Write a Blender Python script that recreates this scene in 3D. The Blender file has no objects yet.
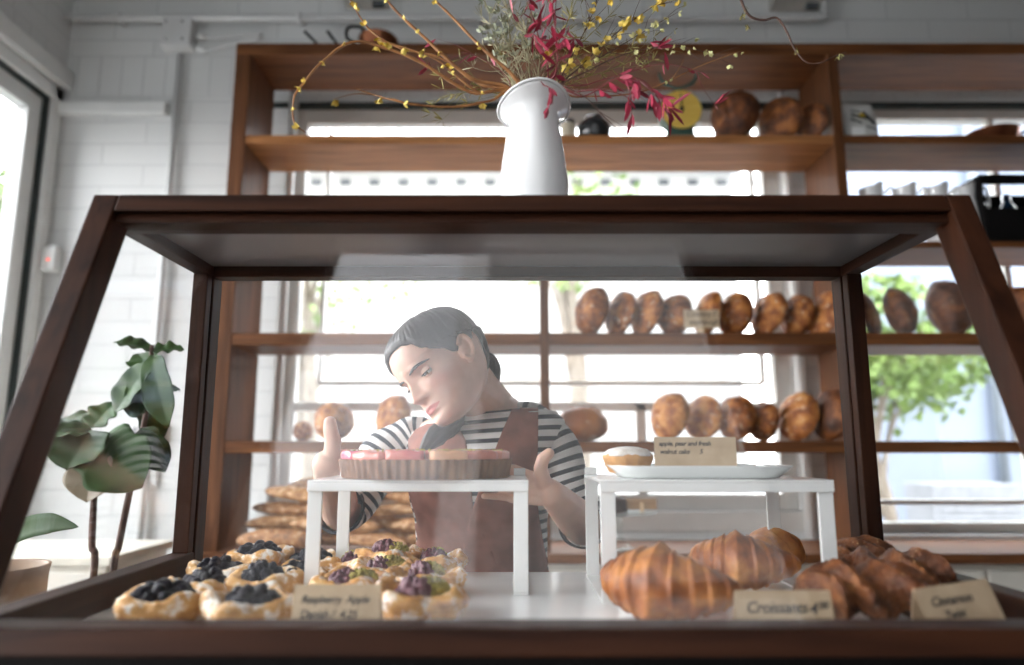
import bpy, bmesh, math, random
import numpy as np
from mathutils import Vector, Matrix, Euler, noise
R = math.radians
PI = math.pi
sc = bpy.context.scene
COL = sc.collection
rnd = random.Random(7)

# ------------------------------------------------------------------ camera frame
H = 1.15                       # eye height
F = 700.0                      # focal length in pixels of the 1024 x 665 frame
PITCH = math.atan(117 / F)
CP, SP = math.cos(PITCH), math.sin(PITCH)

def ray(px, py):
    u, v = (px - 512) / F, (332.5 - py) / F
    return Vector((u, CP - v * SP, SP + v * CP))

def atY(px, py, Y):
    d = ray(px, py); k = Y / d.y
    return Vector((d.x * k, Y, H + d.z * k))

def atX(px, py, X):
    d = ray(px, py); k = X / d.x
    return Vector((X, d.y * k, H + d.z * k))

def atZ(px, py, Z):
    d = ray(px, py); k = (Z - H) / d.z
    return Vector((d.x * k, d.y * k, Z))

# ------------------------------------------------------------------ materials
def new_mat(name):
    m = bpy.data.materials.new(name); m.use_nodes = True
    nt = m.node_tree
    return m, nt, nt.nodes, nt.links, nt.nodes['Principled BSDF']

def rgba(c): return (c[0], c[1], c[2], 1.0)

def plain(name, col, rough=.5, metal=0.0, var=.12, scale=12, bump=0.0, bscale=60, spec=.5, coat=0.0, sss=0.0):
    m, nt, N, L, b = new_mat(name)
    tc = N.new('ShaderNodeTexCoord')
    nz = N.new('ShaderNodeTexNoise'); nz.inputs['Scale'].default_value = scale; nz.inputs['Detail'].default_value = 4
    L.new(tc.outputs['Object'], nz.inputs['Vector'])
    rp = N.new('ShaderNodeValToRGB')
    rp.color_ramp.elements[0].position = .3; rp.color_ramp.elements[1].position = .7
    rp.color_ramp.elements[0].color = rgba([c * (1 - var) for c in col])
    rp.color_ramp.elements[1].color = rgba([min(1, c * (1 + var)) for c in col])
    L.new(nz.outputs['Fac'], rp.inputs['Fac']); L.new(rp.outputs['Color'], b.inputs['Base Color'])
    b.inputs['Roughness'].default_value = rough; b.inputs['Metallic'].default_value = metal
    b.inputs['Specular IOR Level'].default_value = spec
    b.inputs['Coat Weight'].default_value = coat
    if sss:
        b.inputs['Subsurface Weight'].default_value = sss
        b.inputs['Subsurface Radius'].default_value = (.012, .005, .003)
        b.inputs['Subsurface Scale'].default_value = 1.0
    if bump:
        n2 = N.new('ShaderNodeTexNoise'); n2.inputs['Scale'].default_value = bscale; n2.inputs['Detail'].default_value = 5
        L.new(tc.outputs['Object'], n2.inputs['Vector'])
        bp = N.new('ShaderNodeBump'); bp.inputs['Strength'].default_value = bump; bp.inputs['Distance'].default_value = .01
        L.new(n2.outputs['Fac'], bp.inputs['Height']); L.new(bp.outputs['Normal'], b.inputs['Normal'])
    return m

def ramp_mat(name, stops, scale=8, detail=6, rough=.5, stretch=(1, 1, 1), bump=.2, bdist=.004, bscale=None, flour=None,
             coat=0.0, random_shift=0.0, distort=0.0, sss=0.0):
    """noise -> colour ramp; flour = (colour, threshold, scale) adds patches"""
    m, nt, N, L, b = new_mat(name)
    tc = N.new('ShaderNodeTexCoord'); mp = N.new('ShaderNodeMapping')
    mp.inputs['Scale'].default_value = stretch
    L.new(tc.outputs['Object'], mp.inputs['Vector'])
    vec = mp.outputs['Vector']
    if random_shift:
        oi = N.new('ShaderNodeObjectInfo'); ml = N.new('ShaderNodeMath'); ml.operation = 'MULTIPLY'; ml.inputs[1].default_value = 37.0
        L.new(oi.outputs['Random'], ml.inputs[0])
        ad = N.new('ShaderNodeVectorMath'); ad.operation = 'ADD'
        L.new(vec, ad.inputs[0]); L.new(ml.outputs[0], ad.inputs[1]); vec = ad.outputs['Vector']
    nz = N.new('ShaderNodeTexNoise'); nz.inputs['Scale'].default_value = scale; nz.inputs['Detail'].default_value = detail
    nz.inputs['Distortion'].default_value = distort
    L.new(vec, nz.inputs['Vector'])
    fac = nz.outputs['Fac']
    if random_shift:
        md = N.new('ShaderNodeMath'); md.operation = 'MULTIPLY_ADD'; md.inputs[1].default_value = random_shift
        sb = N.new('ShaderNodeMath'); sb.operation = 'SUBTRACT'; sb.inputs[1].default_value = .5
        L.new(oi.outputs['Random'], sb.inputs[0]); L.new(sb.outputs[0], md.inputs[0]); L.new(fac, md.inputs[2]); fac = md.outputs[0]
    rp = N.new('ShaderNodeValToRGB'); cr = rp.color_ramp
    while len(cr.elements) < len(stops): cr.elements.new(.5)
    for e, (pos, c) in zip(cr.elements, stops): e.position = pos; e.color = rgba(c)
    L.new(fac, rp.inputs['Fac'])
    out = rp.outputs['Color']
    if flour:
        fc, th, fs = flour
        n3 = N.new('ShaderNodeTexNoise'); n3.inputs['Scale'].default_value = fs; n3.inputs['Detail'].default_value = 8; n3.inputs['Roughness'].default_value = .65
        L.new(vec, n3.inputs['Vector'])
        r3 = N.new('ShaderNodeValToRGB'); r3.color_ramp.elements[0].position = th; r3.color_ramp.elements[1].position = min(1, th + .13)
        L.new(n3.outputs['Fac'], r3.inputs['Fac'])
        mx = N.new('ShaderNodeMix'); mx.data_type = 'RGBA'
        L.new(r3.outputs['Color'], mx.inputs['Factor']); L.new(out, mx.inputs[6]); mx.inputs[7].default_value = rgba(fc)
        out = mx.outputs[2]
    L.new(out, b.inputs['Base Color'])
    b.inputs['Roughness'].default_value = rough; b.inputs['Coat Weight'].default_value = coat; b.inputs['Coat Roughness'].default_value = .2
    if sss:
        b.inputs['Subsurface Weight'].default_value = sss; b.inputs['Subsurface Radius'].default_value = (.01, .005, .003); b.inputs['Subsurface Scale'].default_value = 1.0
    if bump:
        n2 = N.new('ShaderNodeTexNoise'); n2.inputs['Scale'].default_value = bscale or scale * 3; n2.inputs['Detail'].default_value = 6
        L.new(vec, n2.inputs['Vector'])
        bp = N.new('ShaderNodeBump'); bp.inputs['Strength'].default_value = bump; bp.inputs['Distance'].default_value = bdist
        L.new(n2.outputs['Fac'], bp.inputs['Height']); L.new(bp.outputs['Normal'], b.inputs['Normal'])
    return m

def wood(name, dark, light, axis='X', rough=.45, scale=1.0, coat=0.0, spec=.5):
    st = {'X': (.9, 14, 14), 'Y': (14, .9, 14), 'Z': (14, 14, .9)}[axis]
    mid = [(a + b_) / 2 for a, b_ in zip(dark, light)]
    m = ramp_mat(name, [(.28, dark), (.5, mid), (.72, light)], scale=3.2 * scale, detail=8, rough=rough, stretch=st, bump=.12, bdist=.002, bscale=9, distort=.6, coat=coat)
    m.node_tree.nodes['Principled BSDF'].inputs['Specular IOR Level'].default_value = spec
    return m

def glass_pane(name, tint=(1, 1, 1), r0=.045, k=1.0):
    m, nt, N, L, b = new_mat(name)
    N.remove(b)
    out = [n for n in N if n.type == 'OUTPUT_MATERIAL'][0]
    lw = N.new('ShaderNodeLayerWeight'); lw.inputs['Blend'].default_value = .5
    pw = N.new('ShaderNodeMath'); pw.operation = 'POWER'; pw.inputs[1].default_value = 5
    # Facing output at blend .5 is 1-|cos|
    L.new(lw.outputs['Facing'], pw.inputs[0])
    ma = N.new('ShaderNodeMath'); ma.operation = 'MULTIPLY_ADD'; ma.inputs[1].default_value = (1 - r0) * k; ma.inputs[2].default_value = r0
    L.new(pw.outputs[0], ma.inputs[0])
    tr = N.new('ShaderNodeBsdfTransparent'); tr.inputs['Color'].default_value = rgba(tint)
    gl = N.new('ShaderNodeBsdfGlossy'); gl.inputs['Roughness'].default_value = .0
    mx = N.new('ShaderNodeMixShader')
    L.new(ma.outputs[0], mx.inputs['Fac']); L.new(tr.outputs[0], mx.inputs[1]); L.new(gl.outputs[0], mx.inputs[2])
    L.new(mx.outputs[0], out.inputs['Surface'])
    return m

def brick_wall(name, z_lo, z_hi):
    """white painted block wall with an upright course between z_lo and z_hi; works on faces facing X or Y"""
    m, nt, N, L, b = new_mat(name)
    geo = N.new('ShaderNodeNewGeometry'); sp = N.new('ShaderNodeSeparateXYZ'); L.new(geo.outputs['Position'], sp.inputs[0])
    ad = N.new('ShaderNodeMath'); ad.operation = 'ADD'; L.new(sp.outputs['X'], ad.inputs[0]); L.new(sp.outputs['Y'], ad.inputs[1])
    cb = N.new('ShaderNodeCombineXYZ'); L.new(ad.outputs[0], cb.inputs['X']); L.new(sp.outputs['Z'], cb.inputs['Y'])
    def brick(w, h, off):
        t = N.new('ShaderNodeTexBrick'); t.inputs['Scale'].default_value = 1.0
        t.inputs['Brick Width'].default_value = w; t.inputs['Row Height'].default_value = h; t.offset = off
        t.inputs['Mortar Size'].default_value = .0042; t.inputs['Mortar Smooth'].default_value = .6; t.inputs['Bias'].default_value = 0
        t.inputs['Color1'].default_value = (.70, .71, .705, 1); t.inputs['Color2'].default_value = (.67, .68, .675, 1)
        t.inputs['Mortar'].default_value = (.56, .57, .57, 1)
        return t
    b1 = brick(.40, .108, .5); L.new(cb.outputs[0], b1.inputs['Vector'])
    mp = N.new('ShaderNodeMapping'); mp.inputs['Location'].default_value = (0.03, -z_lo, 0); L.new(cb.outputs[0], mp.inputs['Vector'])
    b2 = brick(.107, z_hi - z_lo, 0.0); L.new(mp.outputs[0], b2.inputs['Vector'])
    g1 = N.new('ShaderNodeMath'); g1.operation = 'GREATER_THAN'; g1.inputs[1].default_value = z_lo; L.new(sp.outputs['Z'], g1.inputs[0])
    g2 = N.new('ShaderNodeMath'); g2.operation = 'LESS_THAN'; g2.inputs[1].default_value = z_hi; L.new(sp.outputs['Z'], g2.inputs[0])
    mu = N.new('ShaderNodeMath'); mu.operation = 'MULTIPLY'; L.new(g1.outputs[0], mu.inputs[0]); L.new(g2.outputs[0], mu.inputs[1])
    mx = N.new('ShaderNodeMix'); mx.data_type = 'RGBA'; L.new(mu.outputs[0], mx.inputs['Factor']); L.new(b1.outputs['Color'], mx.inputs[6]); L.new(b2.outputs['Color'], mx.inputs[7])
    L.new(mx.outputs[2], b.inputs['Base Color'])
    mf = N.new('ShaderNodeMix'); mf.data_type = 'FLOAT'; L.new(mu.outputs[0], mf.inputs['Factor']); L.new(b1.outputs['Fac'], mf.inputs[2]); L.new(b2.outputs['Fac'], mf.inputs[3])
    bp = N.new('ShaderNodeBump'); bp.inputs['Strength'].default_value = .5; bp.inputs['Distance'].default_value = .006; bp.invert = True
    L.new(mf.outputs[0], bp.inputs['Height']); L.new(bp.outputs['Normal'], b.inputs['Normal'])
    b.inputs['Roughness'].default_value = .55
    return m

# ------------------------------------------------------------------ mesh helpers
def box(bm, x0, x1, y0, y1, z0, z1, mat=None):
    vs = [bm.verts.new((x, y, z)) for x in (x0, x1) for y in (y0, y1) for z in (z0, z1)]
    if mat is not None:
        for v in vs: v.co = mat @ v.co
    for f in ((0, 1, 3, 2), (4, 6, 7, 5), (0, 4, 5, 1), (2, 3, 7, 6), (0, 2, 6, 4), (1, 5, 7, 3)):
        bm.faces.new([vs[i] for i in f])
    return vs

def prism(bm, pts, off):
    """closed polygon (3-D points) extruded by vector off"""
    off = Vector(off); a = [bm.verts.new(p) for p in pts]; c = [bm.verts.new(Vector(p) + off) for p in pts]
    n = len(pts); bm.faces.new(a); bm.faces.new(c[::-1])
    for i in range(n): bm.faces.new((a[i], c[i], c[(i + 1) % n], a[(i + 1) % n]))

def loft(bm, rings, closed=True, cap0=True, cap1=True, uv=None):
    vr = [[bm.verts.new(p) for p in r] for r in rings]
    n = len(rings[0])
    for i in range(len(vr) - 1):
        for j in range(n if closed else n - 1):
            k = (j + 1) % n
            bm.faces.new((vr[i][j], vr[i][k], vr[i + 1][k], vr[i + 1][j]))
    if closed and cap0: bm.faces.new(vr[0][::-1])
    if closed and cap1: bm.faces.new(vr[-1])
    return vr

def smooth_path(pts, k=6):
    """Catmull-Rom through the points"""
    P = [Vector(p) for p in pts]
    if len(P) < 3: return P
    Q = [P[0] * 2 - P[1]] + P + [P[-1] * 2 - P[-2]]
    out = []
    for i in range(1, len(Q) - 2):
        for j in range(k):
            t = j / k
            a, b_, c, d = Q[i - 1], Q[i], Q[i + 1], Q[i + 2]
            out.append(.5 * ((2 * b_) + (c - a) * t + (2 * a - 5 * b_ + 4 * c - d) * t * t + (3 * b_ - a - 3 * c + d) * t ** 3))
    out.append(P[-1])
    return out

def frames(path, up=None):
    T = []
    for i in range(len(path)):
        a, b_ = path[max(0, i - 1)], path[min(len(path) - 1, i + 1)]
        T.append((b_ - a).normalized())
    n = up if up is not None else (Vector((0, 0, 1)) if abs(T[0].z) < .9 else Vector((0, 1, 0)))
    out = []
    for t in T:
        n = (n - t * n.dot(t)).normalized()
        out.append((t, n, t.cross(n)))
    return out

def tube(bm, path, radii, n=8, cap=True, up=None, flat=(1, 1), mod=None):
    path = [Vector(p) for p in path]
    if not hasattr(radii, '__len__'): radii = [radii] * len(path)
    if len(radii) != len(path):
        m = len(radii) - 1
        radii = [radii[int(i * m / (len(path) - 1))] * (1 - (i * m / (len(path) - 1)) % 1) + radii[min(m, int(i * m / (len(path) - 1)) + 1)] * ((i * m / (len(path) - 1)) % 1) for i in range(len(path))]
    rings = []
    for i, (p, (t, a, b_)) in enumerate(zip(path, frames(path, up))):
        ring = []
        for j in range(n):
            th = 2 * PI * j / n
            r = radii[i] * (mod(i / (len(path) - 1), th) if mod else 1)
            ring.append(p + a * (r * flat[0] * math.cos(th)) + b_ * (r * flat[1] * math.sin(th)))
        rings.append(ring)
    return loft(bm, rings, cap0=cap, cap1=cap)

def lathe(bm, prof, n=32, c=(0, 0, 0), cap0=True, cap1=True, rmod=None, zmod=None):
    c = Vector(c); rings = []
    for (r, z) in prof:
        rings.append([c + Vector(((r * (rmod(a, z) if rmod else 1)) * math.cos(a), (r * (rmod(a, z) if rmod else 1)) * math.sin(a), z + (zmod(a, r, z) if zmod else 0))) for a in [2 * PI * j / n for j in range(n)]])
    return loft(bm, rings, cap0=cap0, cap1=cap1)

def blob(bm, c, rad, rot=None, sub=3, amp=.1, freq=2.0, seed=0, fn=None):
    b2 = bmesh.new(); bmesh.ops.create_icosphere(b2, subdivisions=sub, radius=1)
    s = Vector((seed * 13.7, seed * 5.1, seed * 9.3)); rm = rot.to_matrix() if rot is not None else Matrix.Identity(3)
    for v in b2.verts:
        d = v.co.normalized()
        k = 1 + amp * noise.noise(d * freq + s)
        q = d * k
        if fn: q = fn(q)
        v.co = rm @ Vector((q.x * rad[0], q.y * rad[1], q.z * rad[2])) + Vector(c)
    me = bpy.data.meshes.new('t'); b2.to_mesh(me); b2.free(); bm.from_mesh(me); bpy.data.meshes.remove(me)

# ------------------------------------------------------------------ objects
def name_obj(name, data):
    o = bpy.data.objects.new(name, data); COL.objects.link(o); return o

def thing(name, label, cat, loc=(0, 0, 0), group=None):
    o = name_obj(name, None); o.location = loc; o.empty_display_size = .05
    o['label'] = label; o['category'] = cat
    if group: o['group'] = group
    return o

def root_loc(p):
    v = Vector((0, 0, 0))
    while p is not None: v += p.location; p = p.parent
    return v

def obj(name, bm, mat, parent=None, smooth=True, bevel=0.0, seg=2, loc=None, angle=40, label=None, sub=0):
    """bm is in world coordinates; the mesh is stored relative to its parent (or loc)"""
    off = root_loc(parent) if parent is not None else Vector(loc or (0, 0, 0))
    if parent is not None and loc is not None: off = Vector(loc)
    bmesh.ops.recalc_face_normals(bm, faces=bm.faces[:])
    bmesh.ops.translate(bm, verts=bm.verts[:], vec=-off)
    me = bpy.data.meshes.new(name); bm.to_mesh(me); bm.free()
    if mat is not None:
        for m in (mat if isinstance(mat, (list, tuple)) else [mat]): me.materials.append(m)
    o = name_obj(name, me)
    if parent is not None:
        o.parent = parent
        if loc is not None: o.location = Vector(loc) - root_loc(parent)
    elif loc is not None: o.location = loc
    if bevel:
        md = o.modifiers.new('bevel', 'BEVEL'); md.width = bevel; md.segments = seg; md.limit_method = 'ANGLE'
    if sub:
        md = o.modifiers.new('sub', 'SUBSURF'); md.levels = sub; md.render_levels = sub
    if smooth:
        for p in me.polygons: p.use_smooth = True
        if smooth == 'auto' or bevel:
            try: me.set_sharp_from_angle(angle=R(angle))
            except Exception: pass
    if label: o['label'] = label
    return o

def tag(o, label, cat, group=None):
    o['label'] = label; o['category'] = cat
    if group: o['group'] = group
    return o

def struct(name, bm, mat, parent=None, bevel=0.0, smooth=False):
    o = obj(name, bm, mat, parent, smooth=smooth, bevel=bevel)
    if parent is None: o['kind'] = 'structure'
    return o

def copy_tree(o, parent=None):
    c = o.copy(); COL.objects.link(c)
    if parent is not None: c.parent = parent
    for ch in list(o.children): copy_tree(ch, c)
    return c

ORD = ['first', 'second', 'third', 'fourth', 'fifth', 'sixth', 'seventh', 'eighth', 'ninth', 'tenth', 'eleventh', 'twelfth',
       'thirteenth', 'fourteenth', 'fifteenth', 'sixteenth', 'seventeenth', 'eighteenth', 'nineteenth', 'twentieth']

# ------------------------------------------------------------------ shared materials
CASE_WOOD = (.014, .0045, .0022), (.046, .0155, .0068)
M_caseX = wood('case walnut along x', *CASE_WOOD, axis='X', rough=.5, spec=.12)
M_caseZ = wood('case walnut upright', *CASE_WOOD, axis='Z', rough=.5, spec=.12)
M_caseY = wood('case walnut along y', *CASE_WOOD, axis='Y', rough=.5, spec=.12)
M_shelfX = wood('shelf oak stained', (.075, .026, .009), (.215, .082, .028), axis='X', rough=.5, spec=.2)
M_shelfLit = wood('lighter left-lit oak board', (.19, .075, .025), (.50, .22, .08), axis='X', rough=.5, spec=.2)  # paler oak, with the light from the left put into its tone
M_shelfZ = wood('shelf oak upright', (.06, .021, .0075), (.145, .056, .021), axis='Z', rough=.5, spec=.2)
M_black = plain('black paint', (.004, .0035, .0035), .7, spec=.15)
M_white = plain('white enamel', (.83, .84, .83), .22, var=.02, coat=.3)
M_ceilboard = plain('grey lacquered board', (.19, .19, .2), .33, var=.05, scale=3)
M_base = plain('white glass shelf', (.80, .81, .80), .12, var=.03, scale=4)
M_pane = glass_pane('display glass')
M_pane_side = glass_pane('side glass', r0=.03, k=.4)
M_pane_clear = glass_pane('clear side glass', r0=.006, k=.12)
M_winpane = glass_pane('window glass', r0=.04)
M_trim = plain('white trim paint', (.76, .77, .76), .4, var=.03)
M_alu = plain('pale window frame', (.62, .61, .58), .4, var=.04)
M_dark_line = plain('black gasket', (.02, .03, .03), .5)
M_kraft = ramp_mat('kraft paper', [(.3, (.46, .34, .22)), (.7, (.56, .43, .29))], scale=40, rough=.85, bump=.1, bdist=.0005)
M_ink = plain('dark ink', (.05, .045, .045), .7)
M_steel = plain('steel', (.55, .55, .56), .25, metal=1.0, var=.05)
# ================================================================== THE SETTING
YW = 3.15                                   # room face of the back wall
XL = -2.17                                  # room face of the left wall
XR, YF, ZC = 4.6, -1.4, 5.6
M_floor = wood('floor boards', (.06, .042, .03), (.12, .085, .06), axis='Y', rough=.5)
M_ceil = plain('ceiling paint', (.30, .30, .295), .7, var=.04, scale=3)
zs0, zs1 = atY(120, 97, YW).z, atY(120, 56, YW).z
M_brick = brick_wall('white painted block', zs0, zs1)

bm = bmesh.new(); box(bm, XL - .2, XR + .2, YF - .2, YW + .2, -.12, 0); struct('floor', bm, M_floor)
bm = bmesh.new(); box(bm, XL - .2, XR + .2, YF - .2, YW + .2, ZC, ZC + .15); struct('ceiling', bm, M_ceil)

def wall_y(name, y0, y1, x0, x1, z0, z1, holes, mat):
    bm = bmesh.new(); holes = sorted(holes); x = x0
    for (a, b_, c, d) in holes:
        box(bm, x, a, y0, y1, z0, z1); box(bm, a, b_, y0, y1, z0, c); box(bm, a, b_, y0, y1, d, z1); x = b_
    box(bm, x, x1, y0, y1, z0, z1)
    return struct(name, bm, mat)

def wall_x(name, x0, x1, y0, y1, z0, z1, holes, mat):
    bm = bmesh.new(); y = y0
    for (a, b_, c, d) in sorted(holes):
        box(bm, x0, x1, y, a, z0, z1); box(bm, x0, x1, a, b_, z0, c); box(bm, x0, x1, a, b_, d, z1); y = b_
    box(bm, x0, x1, y, y1, z0, z1)
    return struct(name, bm, mat)

WT = atY(400, 107, YW).z                    # window head of the back wall
WB1 = atY(640, 511, YW).z                   # sill of the big back window
WB2 = atY(950, 534, YW).z                   # sill of the second back window
W1 = (-1.06, 1.27); W2 = (1.50, 4.2)
LT = atX(62, 92, XL).z; LY = atX(44, 250, XL).y  # left window head and far jamb
W3 = (-1.35, 1.30)  # opening of the added front window
M_darkwall = plain('charcoal wall paint', (.07, .068, .065), .7)
L1 = (-1.25, LY, .35, LT)
wall_y('wall_back', YW, YW + .2, XL - .2, XR + .2, 0, ZC, [(W1[0], W1[1], WB1, WT), (W2[0], W2[1], WB2, WT)], M_brick)
wall_x('wall_left', XL - .2, XL, YF - .2, YW, 0, ZC, [L1], M_brick)
wall_x('wall_right', XR, XR + .2, YF - .2, YW, 0, ZC, [], M_darkwall)
wall_y('wall_front', YF - .2, YF, XL, XR, 0, ZC, [(W3[0], W3[1], .5, 5.3)], M_darkwall)

def window_y(name, x0, x1, z0, z1, y, bars, mat, fw=.05, pane=True, depth=.06):
    """frame in a wall facing -y; bars = list of (x0,x1,z0,z1) extra members"""
    bm = bmesh.new()
    box(bm, x0, x0 + fw, y, y + depth, z0, z1); box(bm, x1 - fw, x1, y, y + depth, z0, z1)
    box(bm, x0 + fw, x1 - fw, y, y + depth, z1 - fw, z1); box(bm, x0 + fw, x1 - fw, y, y + depth, z0, z0 + fw)
    o = struct(name, bm, mat, bevel=.004)
    if bars:
        bm = bmesh.new()
        for (a, b_, c, d) in bars: box(bm, a, b_, y + .008, y + depth - .008, c, d)
        obj('sash_bars', bm, mat, o, smooth=False, bevel=.003)
    if pane:
        bm = bmesh.new(); box(bm, x0 + fw, x1 - fw, y + depth * .5 - .002, y + depth * .5 + .002, z0 + fw, z1 - fw)
        obj('pane', bm, M_winpane, o, smooth=False)
    return o

yq = YW + .03
def zz(py): return atY(512, py, yq).z
def xx(px, py=400): return atY(px, py, yq).x
b1 = [(W1[0], W1[1], zz(411), zz(402)),                                   # meeting rail
      (xx(636), xx(646), WB1, zz(403)), (xx(318), xx(765), zz(385), zz(381)),
      (xx(316), xx(319), zz(383), WT - .1), (xx(764), xx(768), zz(383), WT - .1)]
window_y('window_1', W1[0], W1[1], WB1, WT, yq, b1, M_alu, fw=.07)
b2 = [(W2[0], W2[1], zz(505), zz(500)), (xx(1010, 300), xx(1016, 300), WB2, WT)]
window_y('window_2', W2[0], W2[1], WB2, WT, yq, b2, M_alu, fw=.045)
window_y('added_front_window', W3[0], W3[1], .5, 5.3, YF - .1, [(W3[0], W3[1], 2.3, 2.36)], M_alu, fw=.06)  # unseen, added to give the case glass its bright reflection

# sills and ledges under the back windows
bm = bmesh.new(); box(bm, W1[0] - .05, W1[1] + .05, YW - .02, YW + .06, WB1 - .085, WB1)
box(bm, W1[0] - .08, W1[1] + .08, YW - .035, YW + .01, WB1 - .15, WB1 - .118)
struct('trim_1', bm, M_alu, bevel=.004)
bm = bmesh.new(); box(bm, W2[0] - .04, W2[1] + .05, YW - .03, YW + .1, WB2 - .055, WB2)
struct('trim_2', bm, M_trim, bevel=.004)
# lintel line above the windows: a row of upright blocks on a dark steel angle
bm = bmesh.new(); box(bm, W1[0] - .1, W1[1] + .1, YW - .012, YW + .02, WT - .005, WT + .018); struct('trim_3', bm, M_dark_line)
bm = bmesh.new(); box(bm, W2[0] - .1, W2[1] + .1, YW - .012, YW + .02, WT - .005, WT + .018); struct('trim_4', bm, M_dark_line)

# left window: deep white frame, black gasket, inner sash
def window_left():
    y0, y1, z0, z1 = L1
    bm = bmesh.new(); f = .06; xo = XL - .14
    for (a, b_, c, d) in ((y0, y1, z1 - f, z1), (y0, y1, z0, z0 + f), (y1 - f, y1, z0, z1), (y0, y0 + f, z0, z1)):
        box(bm, xo, XL + .012, a, b_, c, d)
    o = struct('window_4', bm, M_trim, bevel=.005)
    g = .012
    bm = bmesh.new()
    for (a, b_, c, d) in ((y0 + f, y1 - f, z1 - f - g, z1 - f), (y1 - f - g, y1 - f, z0 + f, z1 - f - g)):
        box(bm, XL - .06, XL - .01, a, b_, c, d)
    obj('gasket', bm, M_dark_line, o, smooth=False)
    bm = bmesh.new(); s = .085; f2 = f + g
    for (a, b_, c, d) in ((y0 + f2, y1 - f2, z1 - f2 - s, z1 - f2), (y1 - f2 - s, y1 - f2, z0 + f2, z1 - f2 - s), (y0 + f2, y1 - f2 - s, z0 + f2, z0 + f2 + s)):
        box(bm, XL - .10, XL - .035, a, b_, c, d)
    obj('sash', bm, M_trim, o, smooth=False, bevel=.004)
    bm = bmesh.new(); box(bm, XL - .092, XL - .088, y0 + f, y1 - f2 - s, z0 + f2 + s, z1 - f2 - s); obj('pane', bm, M_winpane, o, smooth=False)
window_left()
bm = bmesh.new(); box(bm, XL - .01, XL + .045, L1[0] - .1, YW - .001, LT + .008, LT + .10); struct('trim_5', bm, M_trim, bevel=.006)
bm = bmesh.new(); box(bm, XL, XL + .015, YF, YW, 0, .1); struct('baseboard_left', bm, M_trim)
bm = bmesh.new(); box(bm, XL, XR, YW - .015, YW, 0, .1); struct('baseboard_back', bm, M_trim)

# white batten on the back wall beside the window corner
a = atY(65, 105, YW); b_ = atY(169, 117, YW)
bm = bmesh.new(); box(bm, XL + .002, b_.x, YW - .045, YW, b_.z, a.z); struct('trim_6', bm, M_trim, bevel=.006)

# ------------------------------------------------------------------ outside
M_pave = plain('pale paving', (.17, .168, .165), .9, var=.06, scale=1.5)
M_render = plain('cream render', (.50, .49, .47), .9, var=.04, scale=1)
M_blue = plain('pale blue render', (.25, .29, .37), .9, var=.05, scale=.7)
M_beige = plain('beige render', (.32, .28, .23), .9, var=.06, scale=1)
M_greywin = plain('grey glass', (.10, .11, .12), .15)
M_bark = ramp_mat('bark', [(.3, (.14, .11, .085)), (.7, (.30, .26, .21))], scale=6, stretch=(4, 4, .6), rough=.9, bump=.5)
M_leafout = ramp_mat('spring leaves', [(.3, (.09, .17, .03)), (.7, (.22, .31, .08))], scale=2.5, rough=.6, bump=0)
bm = bmesh.new(); box(bm, -40, 40, -30, 45, -.5, -.3); struct('ground', bm, M_pave)

YB = 13.0
t = thing('neighbour_building', 'white building across the lane with dark brackets under its eaves', 'building', (0, YB, -.3))
p0, p1 = atY(180, 168, YB), atY(800, 198, YB)
bm = bmesh.new(); box(bm, -9, 4.3, YB, YB + 6, -.3, atY(500, 150, YB).z); obj('wall', bm, M_render, t, smooth=False)
ze = atY(500, 176, YB).z
bm = bmesh.new(); box(bm, -9.2, 4.5, YB - .5, YB + 6.2, ze + .08, ze + .5); obj('eaves', bm, M_trim, t, smooth=False)
for k in range(18):
    c = atY(287 + k * 29, 181, YB - .06)
    bm = bmesh.new(); box(bm, c.x - .10, c.x + .10, YB - .05, YB + .01, c.z - .07, c.z + .05); obj('vent_opening', bm, M_greywin, t, smooth=False)
bm = bmesh.new(); box(bm, -7, 4, YB - .02, YB + .02, atY(500, 385, YB).z, atY(500, 380, YB).z); obj('rail', bm, M_beige, t, smooth=False)

t = thing('street_building', 'pale blue rendered building with a drainpipe seen through the far window', 'building', (6, 9.5, -.3))
bm = bmesh.new(); box(bm, atY(935, 400, 9.5).x, 14, 9.5, 15, -.3, 6.5); obj('wall', bm, M_blue, t, smooth=False)
c = atY(998, 400, 9.4); bm = bmesh.new(); tube(bm, [(c.x, 9.42, -.3), (c.x, 9.42, 6.5)], .06, 10); obj('drainpipe', bm, plain('pipe grey', (.2, .23, .26), .5), t)
c = atY(1020, 430, 9.5); bm = bmesh.new(); box(bm, c.x - .1, c.x + .8, 9.47, 9.55, c.z - .3, c.z + .35); obj('window', bm, M_greywin, t, smooth=False)
c = atY(962, 495, 8.9)
bm = bmesh.new(); box(bm, c.x - .55, c.x + .55, 8.6, 9.2, -.3, atY(962, 483, 8.9).z)
for k in range(6): box(bm, c.x - .45, c.x + .45, 8.585, 8.605, .05 + k * .09, .09 + k * .09)
u = obj('utility_box', bm, plain('grey white metal', (.24, .25, .27), .6), None, smooth=False, loc=(c.x, 8.9, -.3), bevel=.02)
tag(u, 'white utility box standing against the pale blue building', 'utility box')

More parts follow.
